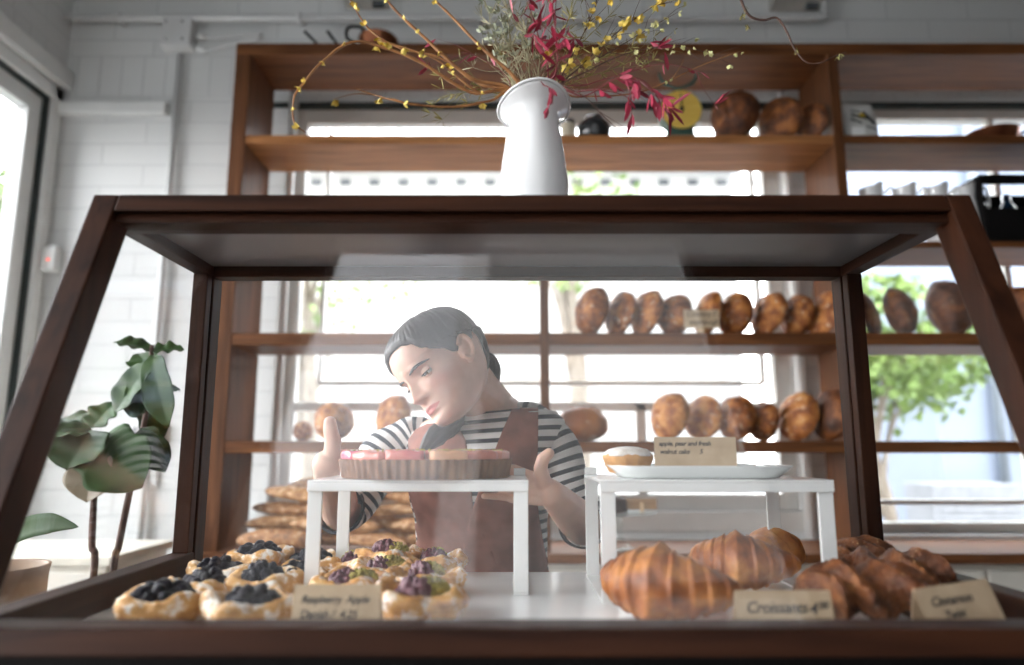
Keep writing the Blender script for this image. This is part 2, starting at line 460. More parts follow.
t = thing('added_reflection_building', 'unseen tall building added across the street for the case glass to reflect', 'building', (-1, -11, -.3))  # unseen, added so its wings shape the haze on the case glass
bm = bmesh.new(); box(bm, -12, -1.6, -15, -11, 10.5, 28); obj('wall', bm, plain('pale grey render', (.36, .36, .37), .9), t, smooth=False)  # palest part, reflected as the strongest haze
bm = bmesh.new(); box(bm, -12, -1.6, -15, -11, -.3, 10.49); obj('reflection_base', bm, plain('dark shopfront paint', (.04, .04, .04), .7), t, smooth=False)  # dark base keeps the reflected haze off the lower glass
bm = bmesh.new(); box(bm, -1.599, -.75, -15, -11, -.3, 28); obj('mid_haze_wing', bm, plain('brown grey render', (.26, .255, .25), .9), t, smooth=False)  # middle tone steps the reflected haze down
bm = bmesh.new(); box(bm, -.749, 12, -15.2, -11.1, -.3, 28); obj('faint_haze_wing', bm, plain('dark grey render', (.11, .108, .105), .9), t, smooth=False)  # dark tone leaves only a faint reflection towards the right
for kx in range(0):
    for kz in range(6):
        bm = bmesh.new(); box(bm, -9 + kx * 3.6, -7.4 + kx * 3.6, -11.02, -10.9, 1 + kz * 3.3, 3.2 + kz * 3.3); obj('window', bm, M_greywin, t, smooth=False)
t = thing('beige_building', 'beige rendered building far outside the side window', 'building', (-10.9, 13, -.3))
bm = bmesh.new(); box(bm, -12, -9.8, 10, 17, -.3, 6.0); obj('wall', bm, M_beige, t, smooth=False)
bm = bmesh.new(); box(bm, -12.1, -9.7, 9.9, 17.1, 6.0, 6.15); obj('coping', bm, M_render, t, smooth=False)

def leaf_quad(bm, p, d, n, L, W):
    """a small folded leaf: 6 vertices"""
    s = d.cross(n).normalized()
    a = bm.verts.new(p); tip = bm.verts.new(p + d * L - n * L * .12); m1 = bm.verts.new(p + d * L * .5)
    l = bm.verts.new(p + d * L * .45 + s * W + n * W * .4); r = bm.verts.new(p + d * L * .45 - s * W + n * W * .4)
    bm.faces.new((a, m1, l)); bm.faces.new((m1, tip, l)); bm.faces.new((a, r, m1)); bm.faces.new((m1, r, tip))

def rvec(r=rnd): 
    while True:
        v = Vector((r.uniform(-1, 1), r.uniform(-1, 1), r.uniform(-1, 1)))
        if .05 < v.length < 1: return v.normalized()

def tree(label, base, h, cr, n, leafsize, seed, trunk=.12, crown_c=None, name='street_tree'):
    r = random.Random(seed); base = Vector(base)
    t = thing(name, label, 'tree', base)
    top = base + Vector((r.uniform(-.3, .3), 0, h)); cc = Vector(crown_c) if crown_c else top
    bm = bmesh.new(); tube(bm, smooth_path([base, base.lerp(top, .5) + Vector((.1, 0, 0)), top]), [trunk, trunk * .8, trunk * .4], 9)
    obj('trunk', bm, M_bark, t)
    bm = bmesh.new()
    for k in range(9):
        d = rvec(r); d.z = abs(d.z) * .6
        s = base.lerp(top, r.uniform(.45, .95))
        tube(bm, smooth_path([s, s.lerp(cc + d * cr * .5, .5) + Vector((0, 0, .15)), cc + d * cr * .95]), [trunk * .35, trunk * .2, trunk * .06], 6)
    obj('branches', bm, M_bark, t)
    bm = bmesh.new()
    for k in range(n):
        d = rvec(r); q = cc + Vector((d.x * cr, d.y * cr, d.z * cr * .8)) * (r.random() ** .4)
        if noise.noise(q * 1.3) < -.12: continue
        leaf_quad(bm, q, rvec(r), rvec(r), leafsize * r.uniform(.7, 1.2), leafsize * .4)
    obj('foliage', bm, M_leafout, t, smooth=False)
    return t
c = atY(905, 385, 7.5)
tree('bushy green tree in front of the pale blue building', (c.x - .3, 7.5, -.3), c.z - .2, 1.05, 2600, .13, 3, .08, (c.x - .25, 7.5, c.z + .35))
c = atY(578, 380, 10)
tree('bare trunked street tree behind the bread shelf', (c.x, 10, -.3), 4.6, 1.3, 700, .14, 4, .17)
c = atY(470, 300, 8)
tree('sparse spring tree with a slanting bough above the baker', (c.x - 1.6, 7, -.3), 3.2, 1.0, 500, .10, 9, .1, (c.x - 1.3, 7, c.z + .1))
tree('leafy shrub growing just outside the side window', (-3.05, 4.3, -.3), 1.9, .50, 420, .13, 5, .03, (-3.0, 4.25, 2.25), name='garden_shrub')
tree('tall sparse shrub between the side window and the beige building', (-4.1, 5.7, -.3), 2.6, .6, 350, .14, 6, .04, (-4.1, 5.7, 3.1), name='garden_shrub')

# ------------------------------------------------------------------ light and sky
w = bpy.data.worlds.new('sky'); sc.world = w; w.use_nodes = True
wn, wl = w.node_tree.nodes, w.node_tree.links
bg = wn['Background']; bg.inputs['Strength'].default_value = 1.0
tc = wn.new('ShaderNodeTexCoord'); sx = wn.new('ShaderNodeSeparateXYZ'); wl.new(tc.outputs['Generated'], sx.inputs[0])
wr = wn.new('ShaderNodeValToRGB'); wl.new(sx.outputs['Z'], wr.inputs['Fac'])
SKY = 6.0
wr.color_ramp.elements[0].color = (1.0, 1.0, 1.0, 1); wr.color_ramp.elements[1].color = (.86, .93, 1.0, 1)
wl.new(wr.outputs['Color'], bg.inputs['Color']); bg.inputs['Strength'].default_value = SKY

def portal(name, loc, rot, sx_, sy_):
    l = bpy.data.lights.new(name, 'AREA'); l.shape = 'RECTANGLE'; l.size = sx_; l.size_y = sy_
    l.cycles.is_portal = True
    o = name_obj(name, l); o.location = loc; o.rotation_euler = rot
portal('daylight_back', ((W1[0] + W1[1]) / 2, YW + .22, (WB1 + WT) / 2), (R(-90), 0, 0), W1[1] - W1[0], WT - WB1)
portal('daylight_back', ((W2[0] + W2[1]) / 2, YW + .22, (WB2 + WT) / 2), (R(-90), 0, 0), W2[1] - W2[0], WT - WB2)
portal('daylight_front', ((W3[0] + W3[1]) / 2, YF - .22, 2.9), (R(90), 0, 0), W3[1] - W3[0], 4.8)  # sky sampling for the added front window
portal('daylight_side', (XL - .22, (L1[0] + L1[1]) / 2, (L1[2] + L1[3]) / 2), (0, R(-90), 0), L1[3] - L1[2], L1[1] - L1[0])

# ------------------------------------------------------------------ camera
cam = bpy.data.cameras.new('camera'); co = name_obj('camera', cam)
cam.sensor_width = 36; cam.lens = F / 1024 * 36; cam.clip_start = .02; cam.clip_end = 200
co.location = (0, 0, H); co.rotation_euler = (R(90) + PITCH, 0, 0)
cam.dof.use_dof = True; cam.dof.focus_distance = 1.26; cam.dof.aperture_fstop = 1.75
sc.camera = co
sc.view_settings.view_transform = 'Standard'; sc.view_settings.look = 'None'
sc.view_settings.gamma = 1.0; sc.view_settings.use_curve_mapping = False
sc.view_settings.exposure = 1.12
sc.cycles.use_denoising = True
sc.cycles.max_bounces = 10; sc.cycles.transparent_max_bounces = 24; sc.cycles.diffuse_bounces = 5; sc.cycles.glossy_bounces = 4
sc.cycles.sample_clamp_indirect = 8.0
# ================================================================== DISPLAY CASE
ZB = H - .206                               # display surface
CX0, CX1 = -.562, .616                      # outer side planes
YR = 1.245                                  # rear edge
SL = .38                                    # run of the raked front per metre of rise
ZT = H + .338                               # top of the case
def yf(z): return .8965 - (ZT - z) * SL     # outer face of the raked front at height z
case = thing('display_case', 'dark walnut framed glass bakery display case with a raked front on the counter', 'display case', ((CX0 + CX1) / 2, 1.0, ZB - .02))
def quadprism(bm, poly_yz, x0, x1):
    prism(bm, [(x0, y, z) for y, z in poly_yz], (x1 - x0, 0, 0))
PW = .034
zsill0, zsill1 = H - .192, H - .1685
# raked front posts
for x0, x1 in ((CX0, CX0 + PW), (CX1 - PW, CX1)):
    bm = bmesh.new(); d = .046
    z0, z1 = zsill1, ZT
    quadprism(bm, [(yf(z0), z0), (yf(z1), z1), (yf(z1) + d, z1), (yf(z0) + d, z0)], x0, x1)
    obj('front_post', bm, M_caseZ, case, smooth=False, bevel=.0025)
# top rail
zr0 = ZT - .026
bm = bmesh.new(); quadprism(bm, [(yf(zr0), zr0), (yf(ZT), ZT), (yf(ZT) + .05, ZT), (yf(ZT) + .05, zr0)], CX0 + PW, CX1 - PW)
obj('top_rail', bm, M_caseX, case, smooth=False, bevel=.0025)
bm = bmesh.new(); zq = zr0 - .014
quadprism(bm, [(yf(zq) + .012, zq), (yf(zr0) + .012, zr0), (yf(ZT) + .05, zr0), (yf(ZT) + .05, zq)], CX0 + PW, CX1 - PW)
obj('glass_stop', bm, M_caseX, case, smooth=False, bevel=.0015)
# top boards: dark outside, grey lacquer inside
bm = bmesh.new(); box(bm, CX0, CX1, yf(ZT) + .0495, YR, ZT - .011, ZT - .0005); obj('top_board', bm, M_caseX, case, smooth=False, bevel=.0015)
bm = bmesh.new(); box(bm, CX0 + .012, CX1 - .012, yf(ZT) + .048, YR - .03, ZT - .016, ZT - .0115); obj('lining_board', bm, M_ceilboard, case, smooth=False, bevel=.001)
zh0 = H + .303
bm = bmesh.new(); box(bm, CX0, CX1, YR - .034, YR, zh0, ZT - .0115); obj('rear_rail', bm, M_caseX, case, smooth=False, bevel=.0025)
# side rails under the top
for x0, x1 in ((CX0 + .004, CX0 + PW - .002), (CX1 - PW + .002, CX1 - .004)):
    bm = bmesh.new(); box(bm, x0, x1, yf(ZT) + .05, YR - .034, ZT - .034, ZT - .0165); obj('upper_side_rail', bm, M_caseY, case, smooth=False, bevel=.002)
# rear posts with a groove
zrail = H - .168
for sx_, x0 in ((1, CX0), (-1, CX1)):
    bm = bmesh.new(); x1 = x0 + sx_ * PW
    box(bm, min(x0, x1), max(x0, x1), YR - .036, YR, ZB, zh0)
    obj('rear_post', bm, M_caseZ, case, smooth=False, bevel=.002)
    bm = bmesh.new(); xg0, xg1 = sorted((x0 + sx_ * .006, x1 - sx_ * .002))
    box(bm, xg0, xg1, YR - .058, YR - .038, zrail, ZT - .035)
    obj('rear_stile', bm, M_caseZ, case, smooth=False, bevel=.002)
    # lower side rail
    xs0, xs1 = sorted((x0, x1))
    bm = bmesh.new(); quadprism(bm, [(yf(ZB) + .02, ZB), (yf(zrail) + .02, zrail), (YR - .0365, zrail), (YR - .0365, ZB)], xs0, xs1)
    obj('lower_side_rail', bm, M_caseY, case, smooth=False, bevel=.002)
    # side glass
    xm = x0 + sx_ * .012
    bm = bmesh.new(); a, b_ = zrail - .005, ZT - .03
    quadprism(bm, [(yf(a) + .04, a), (yf(b_) + .04, b_), (YR - .05, b_), (YR - .05, a)], min(xm, xm + sx_ * .005), max(xm, xm + sx_ * .005))
    obj('side_glass', bm, M_pane_side if sx_ > 0 else M_pane_clear, case, smooth=False)
# sill and base
bm = bmesh.new(); quadprism(bm, [(yf(zsill0), zsill0), (yf(zsill1), zsill1), (yf(zsill1) + .042, zsill1), (yf(zsill1) + .042, zsill0)], CX0, CX1)
obj('sill', bm, M_caseX, case, smooth=False, bevel=.0025)
bm = bmesh.new(); box(bm, CX0, CX1, yf(zsill0) + .012, YR, ZB - .02, ZB - .004); obj('base_board', bm, M_black, case, smooth=False)
bm = bmesh.new(); box(bm, CX0, CX1, yf(zsill0) + .012, yf(zsill0) + .04, ZB - .004, zsill0); obj('base_upstand', bm, M_black, case, smooth=False)
bm = bmesh.new(); box(bm, CX0 + PW, CX1 - PW, yf(zsill1) + .045, YR - .001, ZB - .004, ZB); obj('display_shelf', bm, M_base, case, smooth=False)
# front glass
bm = bmesh.new(); a, b_ = zsill1 - .004, zr0 - .01
quadprism(bm, [(yf(a) + .022, a), (yf(b_) + .022, b_), (yf(b_) + .027, b_), (yf(a) + .027, a)], CX0 + PW - .004, CX1 - PW + .004)
obj('front_glass', bm, M_pane, case, smooth=False)

# counter below
t = thing('service_counter', 'dark counter carrying the display case', 'counter', (0, 1.0, 0))
bm = bmesh.new(); box(bm, -.62, .67, .80, 1.30, .08, ZB - .045); obj('cabinet', bm, M_black, t, smooth=False)
bm = bmesh.new(); box(bm, -.64, .69, .74, 1.30, ZB - .045, ZB - .02); obj('worktop', bm, M_black, t, smooth=False, bevel=.003)
bm = bmesh.new(); box(bm, -.60, .65, .84, 1.26, 0, .08); obj('plinth', bm, M_black, t, smooth=False)

# ================================================================== BREAD SHELF
YS = 2.75; YSB = 3.06
S_hdr0 = atY(500, 54, YS).z; S_hdr1 = atY(500, 43, YS).z
S_top1, S_top0 = atY(500, 134.5, YS).z, atY(500, 143, YS).z
S_b1, S_b0 = atY(950, 241, YS).z, atY(950, 247, YS).z
S_c1, S_c0 = atY(500, 332.5, YS).z, atY(500, 345, YS).z
S_d1, S_d0 = atY(500, 441, YS).z, atY(500, 453, YS).z
S_e1, S_e0 = atY(640, 552, YS).z, atY(640, 562, YS).z
X_l0, X_l1 = -1.178, -1.116
X_r0, X_r1 = atY(827.5, 54, YS).x, atY(836.7, 54, YS).x + .003
X_m0, X_m1 = atY(540.5, 400, YS).x, atY(550, 400, YS).x
X_end = 4.1
t = thing('bread_shelf', 'tall stained oak shelving across the back windows holding rows of bread', 'shelving', (.5, 2.9, S_e1))
zc_ = S_e1
for (a, b_, z1) in ((X_l0, X_l1, S_hdr0), (X_r0, X_r1, S_hdr0), (X_end, X_end + .06, S_hdr0), (X_m0, X_m1, S_b0)):
    bm = bmesh.new(); box(bm, a, b_, YS, YSB if (a, b_) != (X_m0, X_m1) else YS + .06, zc_, z1); obj('upright', bm, M_shelfZ, t, smooth=False, bevel=.003)
bm = bmesh.new(); box(bm, X_l0, X_end + .06, YS, YSB, S_hdr0, S_hdr1); obj('head_board', bm, M_shelfX, t, smooth=False, bevel=.003)
for (z0, z1) in ((S_top0, S_top1), (S_b0, S_b1), (S_c0, S_c1), (S_d0, S_d1)):
    for (a, b_) in ((X_l1, X_r0), (X_r1, X_end)):
        bm = bmesh.new(); box(bm, a, b_, YS + .004, YSB, z0, z1); obj('shelf', bm, M_shelfLit if (z0 == S_top0 and a == X_l1) else M_shelfX, t, smooth=False, bevel=.003)  # top board: left bay lightened as lit, right bay kept dim, by colour
t2 = thing('back_counter', 'low cream counter with an oak top below the back windows', 'counter', (.5, 2.9, 0))
bm = bmesh.new(); box(bm, X_l0 - .02, X_end + .08, YS - .05, YW - .04, S_e0, S_e1); obj('worktop', bm, M_shelfX, t2, smooth=False, bevel=.003)
M_cream = plain('cream cabinet paint', (.72, .69, .62), .45, var=.03)
bm = bmesh.new(); box(bm, X_l0, X_end + .05, YS, YW - .04, 0, S_e0); obj('cabinet', bm, M_cream, t2, smooth=False)
nd = 9; wd = (X_end - X_l0) / nd
for k in range(nd):
    bm = bmesh.new(); x0 = X_l0 + .02 + k * wd; box(bm, x0 + .01, x0 + wd - .01, YS - .02, YS - .0005, .12, S_e0 - .03); d = obj('door', bm, M_cream, t2, smooth=False, bevel=.003)
    bm = bmesh.new(); tube(bm, [(x0 + wd - .06, YS - .021, .5), (x0 + wd - .06, YS - .045, .5), (x0 + wd - .06, YS - .045, .6), (x0 + wd - .06, YS - .021, .6)], .006, 8); obj('handle', bm, M_steel, d)

# ================================================================== RISERS
def riser(x0, x1, y0, y1, label, py):
    z0, z1 = ZB, atY(512, py, y0).z
    t = thing('riser_stand', label, 'stand', ((x0 + x1) / 2, (y0 + y1) / 2, z0), 'white metal risers in the case')
    bm = bmesh.new(); box(bm, x0, x1, y0 + .0, y1, z1 - .004, z1); box(bm, x0, x1, y0, y0 + .003, z1 - .0165, z1 - .004); box(bm, x0, x1, y1 - .003, y1, z1 - .0165, z1 - .004)
    obj('top', bm, M_white, t, smooth=False, bevel=.001)
    w = .0215
    for xa, xb in ((x0 + .0005, x0 + w), (x1 - w, x1 - .0005)):
        bm = bmesh.new(); box(bm, xa, xb, y0 + .004, y0 + .010, z0 + .004, z1 - .0045); obj('leg', bm, M_white, t, smooth=False, bevel=.0008)
        bm = bmesh.new(); box(bm, xa, xb, y1 - .010, y1 - .004, z0 + .004, z1 - .0045); obj('leg', bm, M_white, t, smooth=False, bevel=.0008)
        bm = bmesh.new(); box(bm, xa, xb, y0 + .004, y1 - .004, z0 + .0002, z0 + .0038); obj('foot_bar', bm, M_white, t, smooth=False, bevel=.0008)
    for xa, xb in ((x0 + .001, x0 + .021), (x1 - .021, x1 - .001)):
        bm = bmesh.new(); box(bm, xa, xb, y1 - .005, y1 - .001, z1, z1 + .012); obj('end_tab', bm, M_white, t, smooth=False, bevel=.0008)
    return z1
c = atZ(307, 600, ZB)
xa = atY(307, 487, 1.045).x; xb = atY(528.5, 487, 1.045).x
ZR = riser(xa, xb, 1.045, 1.242, 'white metal riser stand carrying the pink tart', 480)
RL = (xa, xb)
xa = atY(600, 487, .985).x; xb = atY(834.5, 487, .985).x
ZR2 = riser(xa, xb, .985, 1.20, 'white metal riser stand carrying the oblong plate', 480)
RR = (xa, xb)
# ================================================================== BREAD
M_crust = ramp_mat('loaf crust', [(.25, (.07, .017, .004)), (.45, (.26, .075, .014)), (.6, (.46, .175, .038)), (.78, (.62, .33, .11))], scale=2.6, detail=8, rough=.6,
                   bump=.6, bdist=.008, bscale=12, flour=((.74, .60, .44), .58, 3.6), random_shift=.16)
M_crust_dark = ramp_mat('dark loaf crust', [(.25, (.025, .007, .003)), (.5, (.13, .037, .008)), (.75, (.36, .125, .026))], scale=2.4, detail=8, rough=.6,
                        bump=.6, bdist=.008, bscale=12, flour=((.55, .38, .24), .62, 3.4), random_shift=.1)
M_slash = ramp_mat('pale slashed crumb', [(.3, (.38, .18, .06)), (.7, (.66, .42, .2))], scale=30, rough=.7, bump=.4, random_shift=.1)

def loaf_mesh(seed, flat=.68, slash=0):
    """a round country loaf lying flat (z up), radius 1, with a seam or slash across the crust"""
    bm = bmesh.new()
    s = Vector((seed * 3.7, seed * 1.9, seed * 7.1))
    b2 = bmesh.new(); bmesh.ops.create_icosphere(b2, subdivisions=5, radius=1)
    a = seed * 1.3
    for v in b2.verts:
        d = v.co.normalized(); k = 1 + .07 * noise.noise(d * 1.6 + s) + .025 * noise.noise(d * 5 + s)
        p = d * k
        z = p.z
        if z < 0: z = z * .62                       # flatter base
        u = p.x * math.cos(a) + p.y * math.sin(a); w = -p.x * math.sin(a) + p.y * math.cos(a)
        if z > 0:
            cut = math.exp(-((u - .12 * math.sin(w * 3)) / .09) ** 2) * max(0, 1 - abs(w) / .85)
            ear = math.exp(-((u - .2) / .1) ** 2) * max(0, 1 - abs(w) / .8)
            z += -.12 * cut + .07 * ear
            if slash: 
                cut2 = math.exp(-(w / .08) ** 2) * max(0, 1 - abs(u) / .85); z -= .09 * cut2
        v.co = Vector((p.x, p.y, z * flat))
    me = bpy.data.meshes.new('t'); b2.to_mesh(me); b2.free(); bm.from_mesh(me); bpy.data.meshes.remove(me)
    return bm
LOAF = []
for k in range(5):
    bm = loaf_mesh(k + 1, (.68, .74, .64, .7, .66)[k], k % 2)
    bmesh.ops.recalc_face_normals(bm, faces=bm.faces[:])
    me = bpy.data.meshes.new('country_loaf'); bm.to_mesh(me); bm.free()
    me.materials.append(M_crust)
    for p in me.polygons: p.use_smooth = True
    LOAF.append(me)
LOAFD = []
for me in LOAF:
    m2 = me.copy(); m2.materials[0] = M_crust_dark; LOAFD.append(m2)

def stand_loaf(px, ytop, ybot, wpx, Y, z, k, label, group, dark=False, yaw=0.0, lean=-12, name='country_loaf', stag=0.0):
    """a loaf on its edge; the picture sizes only give its real width and height"""
    me = (LOAFD if dark else LOAF)[k % 5]
    c = atY(px, (ytop + ybot) / 2, Y)
    hgt = (atY(px, ytop, Y).z - z)
    wid = .89 * wpx / F * (Y * CP + (c.z - H) * SP)
    Y += stag
    o = name_obj(name, me)
    r = hgt / 2
    # crust axis turned to the side: flat axis points along x with a yaw, tilted by lean
    o.rotation_euler = Euler((R(0), R(90 + lean), R(yaw)), 'XYZ')
    flat = max(.7, min(1.45, wid / (r * 2 * .78)))
    o.scale = (r, r * .98, r * flat)
    bpy.context.view_layer.update()
    lo = min((o.matrix_world @ v.co).z for v in me.vertices)
    hi = max((o.matrix_world @ v.co).z for v in me.vertices)
    for _ in range(4):
        P_ = [o.matrix_world @ v.co for v in list(me.vertices)[::3]]
        lo = min(q.z for q in P_); hi = max(q.z for q in P_); wx = max(q.x for q in P_) - min(q.x for q in P_)
        sv = hgt / (hi - lo); sh = wid / wx
        o.scale = (o.scale.x * sv, o.scale.y * (sh if abs(math.cos(R(yaw))) < .66 else sv), max(r * .55, min(r * 1.7, o.scale.z * sh)))
        bpy.context.view_layer.update()
    lo = min((o.matrix_world @ v.co).z for v in me.vertices); s = 1.0
    o.location = (c.x, Y, z - lo * s + .0005)
    return tag(o, label, 'bread', group)

zc, zd, zt = S_c1, S_d1, S_top1
ROW_C = [(594, 288, 37, 0), (621, 290, 30, 1), (647.5, 291, 33, 3), (678, 294, 40, 4), (709, 292, 27, 0), (738, 292, 36, 2), (769, 293, 31, 3), (799, 294, 32, 1), (820, 293, 24, 2)]
NAME_C = ['deep brown country loaf at the window-mullion end of the upper bread shelf', 'slim pale-topped loaf second in the upper shelf row, by the mullion end', 'golden loaf third from the mullion on the upper bread shelf',
          'wide dark loaf beside the small card on the upper bread shelf', 'narrow golden loaf directly behind the small card on the upper shelf', 'wide brown loaf just past the small card on the upper shelf',
          'floured loaf second past the small card on the upper shelf', 'pale dusted loaf third past the small card on the upper shelf', 'last loaf before the shelf upright on the upper bread shelf']
for i, (px, yt, w_, k) in enumerate(ROW_C):
    stand_loaf(px, yt, 332, w_, 2.848, zc, k, NAME_C[i], 'country loaves on the upper bread shelf', yaw=180 + rnd.uniform(12, 34), lean=-rnd.uniform(12, 20), stag=.012 * (i % 2) - .034 * (i == 8))
for (px, yt, w_, k, lb) in ((877, 289, 28, 1, 'dark loaf just past the upright on the upper shelf, partly behind the case post'), (897, 288, 38, 4, 'dark round loaf leaning second past the upright on the upper shelf'),
                            (945, 281, 52, 2, 'large dark round loaf with a floury spot on the upper shelf by the far window'), (1014, 288, 36, 0, 'dark loaf at the frame edge on the upper shelf beyond the case post')):
    stand_loaf(px, yt, 331, w_, 2.848, zc, k, lb, 'dark loaves on the upper shelf by the far window', dark=True, yaw=-24 if px < 1000 else 15, lean=-14, stag=.075 if px < 880 else 0)
ROW_D = [(671, 393, 38, 3), (704, 395, 33, 4), (737, 396, 38, 0), (765.5, 401, 32, 1), (799, 392, 37, 2), (828, 390, 33, 0)]
NAME_D = ['pale floured loaf first in the lower shelf row, above the oblong plate', 'narrow brown loaf second in the lower shelf row above the oblong plate', 'peaked golden loaf third in the lower shelf row above the plate',
          'short brown loaf fourth in the lower shelf row', 'tall floured loaf fifth in the lower shelf row', 'dark glossy loaf at the upright end of the lower shelf row']
for i, (px, yt, w_, k) in enumerate(ROW_D):
    stand_loaf(px, yt, 440, w_, 2.848, zd, k, NAME_D[i], 'country loaves on the lower bread shelf', yaw=180 + rnd.uniform(14, 38), lean=-rnd.uniform(10, 18), dark=(i == 5), stag=.012 * (i % 2) - .05 * (i == 5))
stand_loaf(334, 402, 442, 42, 2.84, zd, 1, 'big round loaf on the lower shelf behind the raised thumb', 'round loaves on the lower shelf beside the baker', yaw=-62, lean=-6)
stand_loaf(303, 421, 442, 20, 2.90, zd, 2, 'small round loaf half hidden by the big loaf on the lower shelf', 'round loaves on the lower shelf beside the baker', yaw=-50, lean=0)
stand_loaf(394, 395, 442, 42, 2.84, zd, 3, "round loaf on the lower shelf beside the baker's forehead", 'round loaves on the lower shelf beside the baker', yaw=236, lean=-14)
for (px, yt, w_, k, lb) in ((735, 93, 50, 3, 'dark scorched half-cut loaf next to the brass scale on the top shelf'), (780, 98, 36, 1, 'upright chestnut loaf between two others on the top shelf'), (809, 104, 27, 2, 'small floury loaf in the corner of the top shelf')):
    stand_loaf(px, yt, 135, w_, 2.82, zt, k, lb, 'dark loaves on the top shelf', dark=True, yaw=180 + rnd.uniform(35, 60), lean=-rnd.uniform(0, 14))

def long_loaf_mesh(seed, L=1.0, r=.16, cuts=4, n=26, m=22, bend=.04):
    bm = bmesh.new(); rings = []
    s = Vector((seed * 2.3, seed * 4.1, 0))
    for i in range(n + 1):
        t = i / n; x = (t - .5) * L
        rr = r * max(.0, (1 - abs(2 * t - 1) ** 2.6)) ** .55 + .004
        cy = bend * math.sin(t * PI) * L
        ring = []
        for j in range(m):
            th = 2 * PI * j / m
            y, z = math.cos(th), math.sin(th)
            k = 1 + .07 * noise.noise(Vector((x * 5, y, z)) + s)
            if z > .0 and cuts:
                ph = ((t * (cuts + .6) - .3 - y * .35) % 1.0) - .5
                k += (.10 * math.exp(-((ph - .17) / .1) ** 2) - .13 * math.exp(-(ph / .09) ** 2)) * z * (1 if .08 < t < .92 else 0)
            if z < 0: z *= .72
            ring.append((x, cy + y * rr * k, z * rr * k))
        rings.append(ring)
    loft(bm, rings)
    return bm
M_bag = ramp_mat('floured baguette crust', [(.28, (.13, .05, .015)), (.5, (.36, .165, .058)), (.72, (.60, .36, .17))], scale=14, detail=7, rough=.65, bump=.4, bdist=.004, bscale=35,
                 flour=((.78, .66, .52), .58, 14), random_shift=.22)
BAG = []
for k in range(4):
    bm = long_loaf_mesh(k + 1, 1.0, .155 - .01 * k, (4, 3, 5, 0)[k], bend=(.03, -.02, .05, -.03)[k])
    bmesh.ops.recalc_face_normals(bm, faces=bm.faces[:])
    me = bpy.data.meshes.new('baguette'); bm.to_mesh(me); bm.free(); me.materials.append(M_bag)
    for p in me.polygons: p.use_smooth = True
    BAG.append(me)
rows = [  # (centre px, centre py, length px, thickness px, yaw deg)
    (272, 548, 80, 20, -4), (322, 548, 86, 19, -14), (366, 549, 78, 18, -10), (408, 549, 80, 19, -18), (436, 550, 70, 18, -14),
    (284, 536, 76, 15, 3), (330, 534, 92, 16, -6), (380, 535, 84, 16, -8), (424, 537, 70, 15, -10),
    (292, 524, 84, 14, -4), (346, 523, 80, 15, 8), (398, 523, 84, 15, -14),
    (306, 513, 90, 15, -10), (366, 511, 84, 15, 6), (412, 510, 74, 15, -18),
    (326, 500, 84, 14, -8), (394, 498, 80, 15, -20)]
rown = ['bottom', 'bottom', 'bottom', 'bottom', 'bottom', 'second', 'second', 'second', 'second', 'third', 'third', 'third', 'fourth', 'fourth', 'fourth', 'top', 'top']
cnt = {}
zlay = {'bottom': 0, 'second': 1, 'third': 2, 'fourth': 3, 'top': 4}
for i, (px, py, L_, th, yw) in enumerate(rows):
    ln = zlay[rown[i]]; Y = 2.755 + .015 * ln + (.105 if i % 2 else 0)
    c = atY(px + (4 if i else 6), py, Y); mpp = (Y * CP) / F
    o = name_obj('baguette', BAG[i % 4]); o.scale = (L_ * mpp * 1.12, L_ * mpp * .72, th * mpp / .28)
    o.rotation_euler = (R(rnd.uniform(-35, 35)), R(rnd.uniform(-7, 7)), R(yw * 1.6 + rnd.uniform(-8, 8)))
    zb = S_e1 + .040 + ln * .053
    o.location = (c.x, Y, zb)
    cnt[rown[i]] = cnt.get(rown[i], 0) + 1
    n_ = cnt[rown[i]]
    tag(o, f'short crusty baguette in the heap behind the danishes, {rown[i]} layer, {ORD[n_ - 1]} from the shelf upright', 'bread', 'baguettes heaped on the back counter')

# torpedo loaf with a long slash
bm = long_loaf_mesh(9, 1.0, .30, 0, 40, 36, 0)
for v in bm.verts:
    if v.co.z > 0:
        u = v.co.x * .25 + v.co.y
        v.co.z += -.05 * math.exp(-((u) / .03) ** 2) * (1 if abs(v.co.x) < .36 else 0) + .035 * math.exp(-((u - .05) / .03) ** 2) * (1 if abs(v.co.x) < .36 else 0)
c = atY(582, 421, 2.86)
bmesh.ops.scale(bm, vec=(.215, .25, .262), verts=bm.verts[:])
zmin = min(v.co.z for v in bm.verts)
bmesh.ops.translate(bm, vec=(c.x, 2.86, zd - zmin + .0005), verts=bm.verts[:])
tag(obj('slashed_loaf', bm, M_crust, loc=(c.x, 2.86, zd)), "oval slashed loaf on the lower shelf above the baker's shoulder", 'bread')

